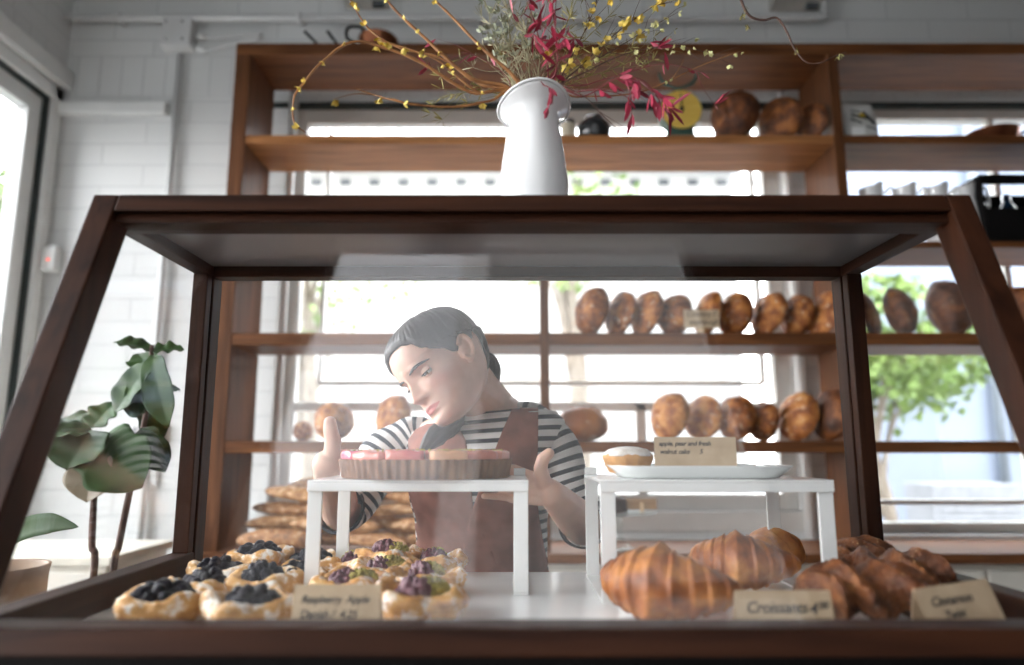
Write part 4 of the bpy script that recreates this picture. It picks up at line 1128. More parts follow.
def branch(name, label, group, pts, rad, mat, n=7, nodes=0, flowers=None, fm=None, leaves=None, lm=None, twigs=0, start=.35):
    P = stem_path(pts)
    t = thing(name, label, 'branch', pcen + Vector((0, 0, .02)), group)
    bm = bmesh.new(); m = len(P)
    ph = r3.random() * 9
    tube(bm, P, [rad * 1.05 * (1 - .72 * i / (m - 1)) * (1 + (.28 * max(0, math.sin(i * 1.15 + ph)) ** 8 if nodes else 0)) for i in range(m)], n)
    def at(s): 
        x = s * (m - 1); i = min(m - 2, int(x)); return P[i].lerp(P[i + 1], x - i), (P[i + 1] - P[i]).normalized()
    ends = []
    for k in range(twigs):
        p, d = at(r3.uniform(start, .95)); e = (d + rvec(r3) * .8).normalized(); e.y *= .5; L_ = r3.uniform(.03, .075)
        q = p + e * L_ + Vector((0, 0, .008)); tube(bm, smooth_path([p, p.lerp(q, .5) + rvec(r3) * .004, q], 3), [rad * .4, rad * .25, rad * .12], 5); ends.append(q)
    obj('stem', bm, mat, t)
    if flowers:
        bm = bmesh.new(); nf, size, dr = flowers
        for k in range(nf):
            p, d = at(start + (1 - start) * (k + r3.random()) / nf)
            if ends and r3.random() < .5: p = r3.choice(ends)
            blossom(bm, p + Vector((0, -.002, -.003)), size * .95 * r3.uniform(.7, 1.2), r3.choice((4, 5)), dr)
        obj('blossom', bm, fm, t)
    if leaves:
        bm = bmesh.new(); nl, L_, W, dr = leaves
        for k in range(nl):
            p, d = at(start + (1 - start) * (k + r3.random()) / nl)
            if ends and r3.random() < .6: p = r3.choice(ends)
            e = d * .6 + rvec(r3) * .7; e.z -= dr; e.normalize()
            petal(bm, p, e, rvec(r3), L_ * r3.uniform(.7, 1.25), W * .8)
        obj('foliage', bm, lm, t)
    return t
GF = 'budding orange branches in the pitcher'
Y5 = ((5, .009, .4), M_yel)
branch('forsythia_branch', 'long orange branch arching over and curling down at its tip, with yellow buds', GF, [(470, 92, 0), (420, 62, -.02), (385, 48, -.03), (352, 42, -.04), (322, 62, -.05), (303, 84, -.055), (294, 98, -.06), (294, 122, -.06), (306, 133, -.055)], .0030, M_twig, nodes=1, flowers=(9, .009, .5), fm=M_yel)
branch('forsythia_branch', 'thick orange branch climbing straight to the frame top beside the curling one', GF, [(470, 78, -.02), (425, 38, -.03), (400, 15, -.035), (380, -8, -.04), (365, -30, -.04)], .0036, M_twig, nodes=1, flowers=(5, .008, .3), fm=M_yel)
branch('forsythia_branch', 'orange branch rising steeply toward the pitcher rim from the frame top', GF, [(515, 78, -.02), (480, 46, -.03), (453, 18, -.03), (430, -5, -.035), (410, -30, -.04)], .0036, M_twig, nodes=1, flowers=(4, .008, .3), fm=M_yel)
branch('forsythia_branch', 'low orange branch reaching sideways over the top shelf edge with drooping yellow buds', GF, [(490, 101, -.03), (455, 107, -.05), (410, 104, -.06), (375, 95, -.06), (357, 89, -.06)], .0026, M_twig, nodes=1, flowers=(5, .009, .6), fm=M_yel, twigs=2)
branch('forsythia_branch', 'orange branch with hanging yellow flowers just above the brown head board', GF, [(480, 84, .01), (440, 58, 0), (400, 48, -.01), (370, 30, -.01), (352, 3, -.02), (345, -12, -.02)], .0028, M_twig, nodes=1, flowers=(9, .010, .6), fm=M_yel)
branch('forsythia_branch', 'slender orange branch lying close under the thick straight one', GF, [(478, 92, -.03), (440, 62, -.045), (412, 50, -.05), (378, 40, -.05)], .0024, M_twig, nodes=1, flowers=(6, .009, .6), fm=M_yel)
GR = 'crimson leafed stems in the pitcher'
branch('nandina_stem', 'crimson stem drooping past the brass scale with long hanging leaves', GR, [(585, 96, -.03), (618, 78, -.05), (645, 82, -.06), (664, 108, -.06)], .0016, M_redstem, leaves=(34, .034, .0056, .8), lm=M_redleaf, twigs=5, start=.5)
branch('nandina_stem', 'crimson leafed stem standing upright in the middle of the bouquet', GR, [(556, 72, -.03), (557, 45, -.03), (553, 15, -.03), (548, -10, -.03)], .0018, M_redstem, leaves=(70, .032, .0055, .7), lm=M_redleaf, twigs=9, start=.35)
branch('nandina_stem', 'crimson stem with dark tip leaves at the frame top above the pitcher', GR, [(548, 70, .0), (538, 35, 0), (530, 8, 0), (528, -8, 0)], .0016, M_redstem, leaves=(18, .028, .0055, .3), lm=M_redleaf, twigs=4, start=.45)
branch('nandina_stem', 'crimson stem stretching level over the head board toward the scale', GR, [(590, 84, 0), (630, 72, 0), (665, 64, 0), (708, 74, 0)], .0014, M_redstem, leaves=(16, .026, .0045, .3), lm=M_redleaf, twigs=4, start=.5)
branch('nandina_stem', 'short crimson sprig hanging over the pitcher mouth', GR, [(545, 86, -.075), (552, 92, -.08), (548, 110, -.082)], .0012, M_redstem, leaves=(9, .022, .0045, .9), lm=M_redleaf, start=.55)
branch('nandina_stem', 'crimson sprig with small leaves at the pale grass side of the bouquet', GR, [(505, 75, 0), (480, 58, -.01), (462, 52, -.01)], .0012, M_redstem, leaves=(9, .022, .004, .2), lm=M_redleaf, twigs=2, start=.6)
branch('nandina_stem', 'crimson stem arching low between the pitcher and the dark jar', GR, [(575, 92, -.04), (600, 90, -.06), (628, 98, -.06), (632, 118, -.06)], .0014, M_redstem, leaves=(16, .027, .005, .8), lm=M_redleaf, twigs=3, start=.5)
GD = 'dark twigs in the pitcher'
branch('bare_twig', 'dark forked twig pointing down toward the top shelf board beside the pitcher', GD, [(580, 94, -.05), (603, 116, -.06), (623, 134, -.065)], .0014, M_twigd, twigs=2, start=.6)
branch('bare_twig', 'long thin brown twig reaching up past the brass scale', GD, [(578, 97, -.02), (640, 92, -.02), (700, 66, -.02), (738, 52, -.02)], .0016, M_twig, nodes=1, flowers=(5, .006, .2), fm=M_pale, twigs=2, start=.5)
branch('wax_flower_twig', 'fine twig with tiny cream flowers ending above the scale hooks', 'flowering twigs in the pitcher', [(590, 70, 0), (640, 50, 0), (690, 48, 0), (730, 64, 0)], .0013, M_twigd, flowers=(12, .007, .1), fm=M_pale, twigs=6, start=.5)
branch('wax_flower_twig', 'twig with pale yellow flowers spreading toward the frame top above the scale', 'flowering twigs in the pitcher', [(585, 62, .02), (620, 30, .02), (655, 5, .02), (680, -12, .02)], .0015, M_twigd, flowers=(24, .014, .1), fm=M_yel, twigs=10, start=.4)
branch('wax_flower_twig', 'steep twig with yellow flowers beside the upright crimson stem', 'flowering twigs in the pitcher', [(570, 60, .03), (590, 20, .03), (600, -10, .03)], .0015, M_twigd, flowers=(22, .012, .1), fm=M_yel, twigs=10, start=.35)
branch('wax_flower_twig', 'level twig with scattered pale flowers below the ceiling pipe', 'flowering twigs in the pitcher', [(575, 72, .04), (610, 52, .04), (650, 28, .04), (678, 12, .04)], .0013, M_twigd, flowers=(18, .009, .2), fm=M_pale, twigs=9, start=.4)
for k, (ax_, ay_, lb) in enumerate(((512, 30, 'dried grass plume with grey green buds nearest the steep orange branch'), (527, 20, 'dried grass plume standing behind the crimson tip leaves'), (500, 48, 'short dried grass plume low over the pitcher rim'), (540, 34, 'dried grass plume just behind the upright crimson stem'),
                                    (492, 10, 'tall pale seed head at the frame top above the pitcher'))):
    t = branch('dried_grass_stem', lb, 'dried stems in the pitcher', [((534 + ax_) / 2, 85, .02), (ax_, ay_ + 20, .03), (ax_ - 3, ay_, .03)], .0014, M_dry, leaves=(60, .026, .0012, -.3), lm=M_dry, twigs=8, start=.3)
    bm = bmesh.new()
    for q in range(9):
        p = atY(ax_ + r3.uniform(-14, 10), ay_ + r3.uniform(-12, 26), YP + r3.uniform(.0, .05))
        for w_ in range(6): petal(bm, p, (rvec(r3) + Vector((0, 0, .8))).normalized(), rvec(r3), .012, .0032)
    obj('blossom', bm, M_sage, t)  # the plume's grey green buds, not open flowers
for k, (pts, lb) in enumerate((([(560, 70, .05), (585, 40, .05), (610, 15, .05)], 'olive sprig leaning away behind the crimson stem'), ([(575, 82, .04), (620, 66, .05), (668, 42, .05)], 'feathery olive sprig stretching level behind the yellow flowers'),
                               ([(552, 60, .05), (568, 20, .05), (575, -8, .05)], 'upright olive sprig in the back of the bouquet'), ([(505, 95, .03), (470, 92, .03), (440, 98, .03)], 'wispy olive sprig drooping over the low orange branch'),
                               ([(565, 78, .06), (600, 58, .06), (640, 50, .06)], 'olive sprig tangled above the dark jar'))):
    branch('olive_sprig', lb, 'olive sprigs in the pitcher', pts, .0012, M_bracken, leaves=(90, .018, .0016, 0), lm=M_bracken, twigs=14, start=.35)

# crooked dark twig hanging in the corner above the shelf
P = smooth_path([atY(728, -40, 1.3), atY(741, 0, 1.3), atY(750, 16, 1.3), atY(764, 20, 1.3), atY(777, 18, 1.3), atY(787, 32, 1.3), atY(794, 48, 1.3), atY(806, 62, 1.3), atY(820, 63, 1.3), atY(835, 56, 1.3), atY(846, 52, 1.3)], 6)
t = thing('hanging_twig', 'crooked dark twig hanging down from above, in front of the shelf head board', 'twig', P[0])
bm = bmesh.new(); Pup = [Vector((P[0].x - .03, 1.3, ZC))] + [Vector((P[0].x - .01, 1.3, P[0].z + .6))] + P
tube(bm, Pup, [.0012] * 2 + [.0030 * (1 - .7 * i / len(P)) for i in range(len(P))], 7); obj('stem', bm, M_twigd, t)
bm = bmesh.new()
for (px, py) in ((744, 14), (747, 26), (745, 8), (796, 48), (839, 54)):
    p = atY(px, py, 1.3)
    for q in range(6): petal(bm, p + rvec(r3) * .004, (rvec(r3) * .6 + Vector((0, 0, -1))).normalized(), rvec(r3), .012, .0018)
obj('foliage', bm, M_bracken, t)
# ================================================================== THINGS ROUND THE ROOM
def at_on_wall(px, py, off=0.0): return atY(px, py, YW - off)
# conduit, junction box, cables
M_box = plain('white junction box', (.66, .665, .665), .4, var=.02)
t = thing('junction_box', 'square white junction box on the block wall below the long pipe', 'junction box', at_on_wall(182, 53))
a = at_on_wall(169, 26); b_ = at_on_wall(196, 53)
bm = bmesh.new(); box(bm, a.x, b_.x, YW - .07, YW - .0005, b_.z, a.z); obj('cover', bm, M_box, t, smooth=False, bevel=.005)
for (px, py) in ((173, 47), (189, 47), (173, 30), (189, 30)):
    c = at_on_wall(px, py); bm = bmesh.new(); tube(bm, [(c.x, YW - .0705, c.z), (c.x, YW - .0735, c.z)], .006, 10); obj('screw', bm, M_steel, t)
bm = bmesh.new(); p0 = at_on_wall(180, 53.5, .03); p1 = at_on_wall(160, 420, .03)
tube(bm, [(p0.x, YW - .025, p0.z), (p0.x, YW - .025, .1)], .015, 12); o = obj('conduit_pipe', bm, M_box, loc=(p0.x, YW - .025, .1)); tag(o, 'upright white conduit running down the block wall from the junction box', 'pipe')
t = thing('long_pipe', 'long white pipe running level along the top of the block wall', 'pipe', at_on_wall(54, 18, .05))
p0 = at_on_wall(54, 18, .05); p1 = at_on_wall(826, 18, .05)
bm = bmesh.new(); tube(bm, smooth_path([p0, p0.lerp(p1, .5), p1 + Vector((-.03, 0, 0))], 4) + [p1 + Vector((-.005, 0, .008)), p1 + Vector((0, 0, .03)), p1 + Vector((0, 0, .4))], .018, 14); obj('tube', bm, M_box, t)
for px in (120, 300, 480, 660):
    c = at_on_wall(px, 18, .05); bm = bmesh.new(); tube(bm, [(c.x - .012, c.y, c.z), (c.x + .012, c.y, c.z)], .024, 14); box(bm, c.x - .012, c.x + .012, c.y, YW - .0005, c.z - .012, c.z + .012); obj('bracket', bm, M_box, t)
for k, (py0, pts) in enumerate(((36, [(197, 36), (214, 38), (236, 36), (262, 34)]), (48, [(197, 49), (210, 50), (228, 45), (262, 37)]))):
    P = smooth_path([at_on_wall(x_, y_, .03) for x_, y_ in pts], 6)
    t = thing('grey_cable', ['grey cable leaving the junction box at its upper corner', 'grey cable leaving the junction box at its lower corner and rising'][k], 'cable', P[0])  # grey cable of the wall wiring, running just clear of the wall
    bm = bmesh.new(); tube(bm, P, .008, 8); obj('sheath', bm, M_box, t)
    bm = bmesh.new(); tube(bm, [P[0], P[0] + (P[1] - P[0]).normalized() * .05], .015, 10); obj('gland', bm, M_trim, t)
# motion sensor with a red light
c = atY(50, 258, YW - .03); p = Vector((c.x, YW, c.z))
t = thing('motion_sensor', 'small white motion sensor with a red light beside the side window', 'sensor', (c.x, YW, c.z))
bm = bmesh.new(); box(bm, c.x - .038, c.x + .038, YW - .05, YW - .0005, c.z - .065, c.z + .058); obj('housing', bm, M_trim, t, smooth=False, bevel=.014, seg=4)
M_led = plain('red light', (.5, .02, .01), .4); nn = M_led.node_tree.nodes['Principled BSDF']; nn.inputs['Emission Color'].default_value = (1, .08, .03, 1); nn.inputs['Emission Strength'].default_value = 1.2
bm = bmesh.new(); blob(bm, (c.x + .005, YW - .0505, c.z - .012), (.008, .003, .005), sub=2, amp=0); obj('indicator_light', bm, M_led, t)
# boxes at the ceiling edge
for (x0, x1, ytop, ybot, lb, nm) in ((348, 390, -30, 10, 'grey wall lamp box at the frame top near the copper pot', 'wall_lamp'), (766, 818, -30, 12, 'grey wall lamp box at the frame top by the pipe elbow', 'wall_lamp')):
    a = at_on_wall(x0, ytop); b_ = at_on_wall(x1, ybot)
    t = thing(nm, lb, 'lamp', ((a.x + b_.x) / 2, YW, b_.z), 'lamp boxes above the shelf')
    bm = bmesh.new(); prism(bm, [(a.x, YW - .001, b_.z), (a.x, YW - .13, b_.z + .03), (a.x, YW - .13, a.z), (a.x, YW - .001, a.z)], (b_.x - a.x, 0, 0)); obj('housing', bm, plain('beige lamp housing', (.52, .50, .46), .5), t, smooth=False, bevel=.006)
    bm = bmesh.new(); box(bm, b_.x - .08, b_.x - .02, YW - .06, YW - .03, b_.z - .012, b_.z + .012); obj('lamp_lens', bm, M_greywin, t, smooth=False, bevel=.004)
# vent panel + small box low on the wall
a = at_on_wall(134, 424); b_ = at_on_wall(166, 442); c2 = at_on_wall(150, 485)
t = thing('wall_vent', 'white slatted vent over a flat panel low on the block wall behind the plant', 'vent', (a.x, YW, c2.z))
bm = bmesh.new(); box(bm, a.x, b_.x, YW - .03, YW - .0005, b_.z, a.z); obj('frame', bm, M_box, t, smooth=False, bevel=.003)
bm = bmesh.new()
for k in range(5): box(bm, a.x + .015 + k * .028, a.x + .030 + k * .028, YW - .034, YW - .0301, b_.z + .012, a.z - .012)
obj('slat', bm, plain('vent slat grey', (.3, .31, .32), .6), t, smooth=False)  # grey upright strips across the vent frame
bm = bmesh.new(); box(bm, a.x + .01, b_.x - .02, YW - .02, YW - .0005, c2.z, b_.z - .015); obj('panel', bm, M_box, t, smooth=False, bevel=.003)
# pipes by the big window
for px, nm, lb in ((279, 'riser_pipe', 'white upright pipe between the shelf upright and the big window'), (800, 'riser_pipe', 'white upright pipe past the far jamb of the big window')):
    c = atY(px, 380, YW - .03); bm = bmesh.new(); tube(bm, [(c.x, YW - .035, S_e1 + .002), (c.x, YW - .035, 3.0)], .022, 14); tag(obj(nm, bm, M_trim, loc=(c.x, YW - .035, S_e1)), lb, 'pipe')

# ------------------------------------------------ on top of the shelf
zt_ = S_hdr1
M_copper = ramp_mat('aged copper', [(.3, (.16, .05, .025)), (.7, (.34, .13, .06))], scale=12, rough=.35, bump=.05)
M_copper.node_tree.nodes['Principled BSDF'].inputs['Metallic'].default_value = .8
M_iron = plain('black iron', (.02, .02, .02), .45, metal=.3)
def pan(name, label, c, r, h, handle, group=None, mat=None):
    c = Vector(c); t = thing(name, label, 'pan', c, group)
    bm = bmesh.new(); lathe(bm, [(r * .8, .0006), (r * .9, .004), (r, h), (r * 1.02, h + .002), (r * .97, h + .002), (r * .86, .008)], 48, c); obj('body', bm, mat or M_copper, t)
    bm = bmesh.new(); tube(bm, smooth_path([c + Vector(p) for p in handle], 6), .007, 8); obj('handle', bm, M_iron, t)
    return t
c = atY(377, 40, 2.82)
pan('copper_pot', 'small copper pot with a black loop handle on top of the shelf', (c.x, 2.85, zt_), .085, .075, [(-.088, 0, .05), (-.135, -.02, .075), (-.13, -.02, .125), (-.07, -.02, .125), (-.055, -.07, .075)])
for k, (x0, y0, x1, y1, lb) in enumerate(((304, 31, 327, 39, 'black iron ladle handle jutting over the shelf top, farther from the copper pot'), (327, 31, 345, 38, 'black iron ladle handle jutting over the shelf top, next to the copper pot'))):
    a = atY(x0, y0, 2.78); b_ = atY(x1, y1 + 3, 2.86); b_.z = zt_ + .012
    t = thing('iron_ladle', lb, 'ladle', (b_.x, b_.y, zt_), 'iron ladles on the shelf top')
    bm = bmesh.new(); tube(bm, smooth_path([a, a.lerp(b_, .5) + Vector((0, 0, .004)), b_], 4), [.007, .006, .005], 8); obj('handle', bm, M_iron, t)
    bm = bmesh.new(); lathe(bm, [(.004, .0008), (.025, .005), (.034, .022), (.032, .022), (.022, .008)], 28, (b_.x + .03, b_.y + .02, zt_)); obj('bowl', bm, M_iron, t)

# ------------------------------------------------ top shelf: scale, jars
M_brass = ramp_mat('brushed brass', [(.3, (.84, .52, .08)), (.7, (.95, .70, .18))], scale=4, rough=.28, bump=.05, stretch=(1, 1, 30))
M_brass.node_tree.nodes['Principled BSDF'].inputs['Metallic'].default_value = .3
M_greenpaint = plain('green scale paint', (.045, .10, .08), .4)
ysc = 2.84; c = atY(680.5, 111, ysc); rd = wpx(660, 701, 111, ysc) / 2
t = thing('kitchen_scale', 'old green kitchen scale with a round brass dial on the top shelf', 'scale', (c.x, ysc, zt))
bm = bmesh.new(); tube(bm, [(c.x, ysc - .012, c.z), (c.x, ysc + .05, c.z)], rd * 1.02, 48); obj('drum', bm, M_greenpaint, t, smooth='auto')
bm = bmesh.new(); tube(bm, [(c.x, ysc - .016, c.z), (c.x, ysc - .0125, c.z)], rd * .99, 48); obj('dial', bm, M_brass, t, smooth='auto')
bm = bmesh.new(); box(bm, c.x - .003, c.x + .003, ysc - .021, ysc - .018, c.z - .01, c.z + rd * .8); blob(bm, (c.x, ysc - .02, c.z), (.010, .004, .013), sub=2, amp=0); obj('pointer', bm, M_iron, t)
bm = bmesh.new(); quad = [(c.x - .07, ysc, zt + .0006), (c.x + .07, ysc, zt + .0006), (c.x + .05, ysc, c.z - rd * .6), (c.x - .05, ysc, c.z - rd * .6)]; prism(bm, quad, (0, .06, 0)); obj('foot', bm, M_greenpaint, t, smooth=False, bevel=.006)
bm = bmesh.new(); top = c.z + rd
tube(bm, [(c.x, ysc + .02, top - .01), (c.x, ysc + .02, top + .03)], .010, 10)
for s in (-1, 1):
    tube(bm, smooth_path([(c.x, ysc + .02, top + .028), (c.x + s * .03, ysc + .02, top + .036), (c.x + s * .066, ysc + .02, top + .056), (c.x + s * .085, ysc + .02, top + .098)], 5), [.007, .008, .006], 8)
obj('pan_fork', bm, M_greenpaint, t)
M_darkglass = plain('dark glass jar', (.03, .032, .035), .08, coat=.5)
M_clearjar = glass_pane('jar glass', (.9, .93, .92), .06)
c = atY(594, 118, 2.84); t = thing('dark_jar', 'round dark glass jar on the top shelf behind the crimson leaves', 'jar', (c.x, 2.85, zt))
bm = bmesh.new(); lathe(bm, [(.045, .0006), (.062, .012), (.072, .05), (.070, .085), (.045, .112), (.036, .117)], 40, (c.x, 2.85, zt)); obj('bowl', bm, M_darkglass, t)
bm = bmesh.new(); lathe(bm, [(.04, .1172), (.04, .128), (.010, .133), (.008, .140), (.002, .141)], 32, (c.x, 2.85, zt)); obj('lid', bm, M_steel, t)
c = atY(575, 118, 2.84); t = thing('spice_jar', 'small pale jar tucked between the pitcher and the dark jar on the top shelf', 'jar', (c.x - .03, 2.83, zt))
bm = bmesh.new(); lathe(bm, [(.028, .0006), (.032, .006), (.032, .075), (.024, .085)], 32, (c.x - .03, 2.83, zt)); obj('body', bm, plain('oat jar', (.62, .55, .42), .5), t)
bm = bmesh.new(); lathe(bm, [(.027, .0855), (.027, .1), (.002, .101)], 32, (c.x - .03, 2.83, zt)); obj('lid', bm, M_steel, t)

# ------------------------------------------------ far bay: flour bag, copper pan, jugs, dark crate
def bag():
    z = S_top1; a = atY(845, 136, 2.80); b_ = atY(880, 136, 2.80); top = atY(860, 101, 2.80).z - z
    c = Vector(((a.x + b_.x) / 2, 2.84, z)); w_ = (b_.x - a.x)
    t = thing('printed_bag', 'printed white paper bag with a yellow spot and dark lines next to the shelf upright', 'bag', c)
    bm = bmesh.new(); rings = []
    for k in range(9):
        q = k / 8; hw = w_ / 2 * (1 - .12 * q ** 3) ; hd = .055 * (1 - .75 * q ** 2) + .003
        ring = []
        for j in range(28):
            th = 2 * PI * j / 28; e = .45
            x_ = math.copysign(abs(math.cos(th)) ** e, math.cos(th)) * hw; y_ = math.copysign(abs(math.sin(th)) ** e, math.sin(th)) * hd
            ring.append(c + Vector((x_ + .004 * noise.noise(Vector((x_ * 30, y_ * 30, q * 4))), y_ + .004 * noise.noise(Vector((q * 6, x_ * 30, 2))), .0006 + q * top * (1 + .02 * math.sin(th * 2)))))
        rings.append(ring)
    loft(bm, rings); obj('paper', bm, plain('bag paper', (.55, .55, .53), .7, var=.05), t)
    yf_ = 2.84 - .062
    m_k = plain('bag print black', (.03, .03, .035), .7); m_y = plain('bag print yellow', (.65, .45, .02), .7)
    bm = bmesh.new()
    for (x0, z0, x1, z1, rr) in ((-.05, .105, .02, .085, .004), (.0, .12, .045, .06, .006), (-.055, .085, -.01, .065, .003), (.01, .05, .05, .035, .003), (-.05, .125, -.01, .118, .003)):
        tube(bm, [(c.x + x0, yf_ + .02 * (z0 / top) ** 2 - .004, z + z0), (c.x + x1, yf_ + .02 * (z1 / top) ** 2 - .004, z + z1)], rr, 6)
    obj('printed_line', bm, m_k, t)
    bm = bmesh.new(); blob(bm, (c.x - .005, yf_ + .004, z + .1), (.014, .004, .012), sub=2, amp=.1); obj('printed_spot', bm, m_y, t)
    bm = bmesh.new(); box(bm, c.x - .055, c.x - .0, yf_ - .0025, yf_ - .001, z + .004, z + .045); obj('paper_label', bm, M_trim, t, smooth=False)
bag()
c = atY(997, 130, 2.82)
pan('copper_pan', 'shallow copper pan with a black handle on the far end of the top shelf', (c.x, 2.86, S_top1), .105, .05, [(.1, 0, .04), (.17, -.02, .075), (.26, -.04, .12)], mat=M_copper)
JL = ['first white enamel jug past the shelf upright, mostly hidden by the case top', 'second white enamel jug past the upright, its lip showing over the case', 'third white enamel jug past the upright, lip showing over the case', 'white enamel jug beside the dark crate']
for k, px in enumerate((878, 912, 944, 972)):
    c = atY(px, 215, 2.80); z = S_b1; top = atY(px, 186, 2.80).z - z
    t = thing('enamel_jug', JL[k], 'jug', (c.x, 2.84, z), 'white enamel jugs on the far shelf')
    cc = Vector((c.x, 2.84, z))
    bm = bmesh.new(); lathe(bm, [(.05, .0006), (.055, .006), (.052, top * .5), (.042, top * .82), (.048, top * .97), (.050, top), (.046, top), (.038, top * .82), (.048, top * .5), (.05, .01)], 36, cc,
                            zmod=lambda a, r, zz_: .02 * max(0, math.cos(a - R(-60))) ** 4 if zz_ > top * .9 else 0); obj('body', bm, M_enamel, t)
    bm = bmesh.new(); tube(bm, smooth_path([cc + Vector((.043, -.015, top * .9)), cc + Vector((.075, -.03, top * .98)), cc + Vector((.08, -.03, top * .6)), cc + Vector((.052, -.01, top * .35))], 5), .006, 8); obj('handle', bm, M_enamel, t)
a = atY(985, 238, 2.78); b_ = atY(1050, 175, 2.78)
t = thing('dark_crate', 'black crate holding blue bottles at the frame edge on the far shelf', 'crate', (a.x + .15, 2.9, S_b1))
zt2 = b_.z - S_b1
bm = bmesh.new(); x0, x1 = a.x, a.x + .5; y0, y1 = 2.77, 3.03; z = S_b1 + .0006; th = .012
box(bm, x0, x0 + th, y0, y1, z, z + zt2); box(bm, x1 - th, x1, y0, y1, z, z + zt2); box(bm, x0 + th, x1 - th, y1 - th, y1, z, z + zt2); box(bm, x0 + th, x1 - th, y0, y1 - th, z, z + th); box(bm, x0 + th, x1 - th, y0, y0 + th, z + th, z + zt2 * .5); box(bm, x0 + th, x1 - th, y0, y0 + th, z + zt2 * .85, z + zt2)
obj('shell', bm, M_black, t, smooth=False, bevel=.003)
M_blueglass = plain('blue bottle glass', (.008, .022, .05), .08, coat=.6)
for k in range(2):
    cx = x0 + .065 + k * .115; cc = Vector((cx, 2.88, z + th))
    bm = bmesh.new(); lathe(bm, [(.035, .0006), (.045, .006), (.045, zt2 * .5), (.018, zt2 * .66), (.016, zt2 * .78)], 28, cc)
    tag(obj('blue_bottle', bm, M_blueglass, loc=cc), 'blue glass bottle in the black crate, ' + ('next to the jugs', 'second from the jugs', 'third from the jugs', 'at the hidden end')[k], 'bottle', 'blue bottles in the dark crate')

# ------------------------------------------------ plants beyond the side glass
M_fig = ramp_mat('fiddle leaf', [(.3, (.008, .028, .007)), (.7, (.034, .085, .018))], scale=6, rough=.5, bump=.25, bdist=.004, random_shift=.15, coat=.15)
M_fig.node_tree.nodes['Principled BSDF'].inputs['Specular IOR Level'].default_value = .2; M_fig.node_tree.nodes['Principled BSDF'].inputs['Coat Weight'].default_value = 0.0
def big_leaf(bm, p, d, up, L, W, curl=.25, fiddle=.25, wav=.004):
    d = d.normalized(); s = d.cross(up).normalized(); n = s.cross(d).normalized()
    nu, nv = 14, 8; rows_ = []
    for i in range(nu + 1):
        t_ = i / nu; w_ = W * (math.sin(PI * t_ ** .75) ** .65) * (1 - fiddle * math.exp(-((t_ - .35) / .14) ** 2)) if 0 < t_ < 1 else .0015
        cen = p + d * (L * t_ - L * .12 * curl * t_ ** 3) - n * (L * curl * t_ ** 2)
        row = []
        for j in range(-nv, nv + 1):
            q = j / nv
            row.append(cen + s * (w_ * q) + n * (abs(q) * w_ * .22 + wav * math.sin(t_ * 17 + q * 2) * abs(q)))
        rows_.append(row)
    vs = [[bm.verts.new(x) for x in r_] for r_ in rows_]
    for i in range(nu):
        for j in range(2 * nv): bm.faces.new((vs[i][j], vs[i][j + 1], vs[i + 1][j + 1], vs[i + 1][j]))
YF_ = 1.62
base = atY(100, 580, YF_); base = Vector((base.x - .01, YF_, 0))
t = fig = thing('fiddle_leaf_fig', 'potted fiddle leaf fig with two thin trunks beyond the side glass of the case', 'plant', base)
M_terra = plain('dark clay pot', (.10, .085, .075), .7)
bm = bmesh.new(); lathe(bm, [(.11, .0005), (.13, .02), (.16, .30), (.165, .31), (.15, .31), (.145, .27), (.01, .27)], 40, base); obj('pot', bm, M_terra, fig)
tr = smooth_path([base + Vector((-.02, 0, .27)), atY(93, 585, YF_), atY(92, 545, YF_), atY(94, 500, YF_), atY(96, 470, YF_), atY(88, 430, YF_)], 5)
tr2 = smooth_path([base + Vector((.03, .02, .27)), atY(112, 585, YF_ + .03), atY(119, 545, YF_ + .03), atY(128, 500, YF_ + .03), atY(138, 455, YF_ + .02), atY(148, 400, YF_), atY(152, 345, YF_)], 5)
for P in (tr, tr2):
    bm = bmesh.new(); tube(bm, P, [.008, .0075, .005], 9); obj('trunk', bm, M_twigd, fig)
def leaf(px0, py0, px1, py1, wpx_, dy0, dy1, up, curl=.2, nm='leaf', mat=None):
    a = atY(px0, py0, YF_ + dy0); b_ = atY(px1, py1, YF_ + dy1); d = b_ - a
    bm = bmesh.new(); big_leaf(bm, a, d, Vector(up), d.length * 1.05, wpx_ / F * YF_ * .72, curl); o = obj(nm, bm, mat or M_fig, fig)
    md = o.modifiers.new('thick', 'SOLIDIFY'); md.thickness = .0014
leaf(150, 350, 116, 340, 26, 0, -.03, (0, -.5, 1), .1)
leaf(152, 352, 182, 346, 22, 0, .02, (0, -.6, 1), .15)
leaf(152, 355, 162, 422, 26, -.02, -.07, (-.2, -1, .2), .12)
leaf(150, 365, 112, 410, 34, 0, -.03, (0, -.6, 1), .1)
leaf(149, 370, 138, 352, 24, .02, .06, (0, -.7, .6), .1)
leaf(150, 390, 178, 384, 30, .03, .08, (0, -.5, .8), .2)
leaf(146, 400, 122, 405, 28, 0, -.02, (.2, -1, .3), .1)
leaf(142, 428, 162, 470, 26, 0, .0, (0, -1, .3), .15)
leaf(140, 440, 134, 478, 24, .01, .03, (-.2, -1, .1), .15)
leaf(92, 432, 48, 428, 30, 0, -.06, (0, -.6, 1), .15)
leaf(90, 430, 66, 466, 48, -.02, -.08, (0, -1, .35), .1)
leaf(96, 440, 136, 482, 52, -.03, -.07, (.25, -1, .25), .15)
leaf(98, 452, 84, 500, 40, -.03, -.05, (-.1, -1, .3), .1, mat=ramp_mat('brown leaf', [(.3, (.13, .10, .06)), (.7, (.25, .20, .13))], scale=8, rough=.5, bump=.2))
leaf(92, 428, 112, 402, 28, .02, .05, (0, -.6, .8), .1)
leaf(90, 430, 60, 412, 26, .03, .06, (0, -.6, .8), .2)
leaf(146, 402, 160, 440, 22, .02, .05, (.3, -1, .1), .1)
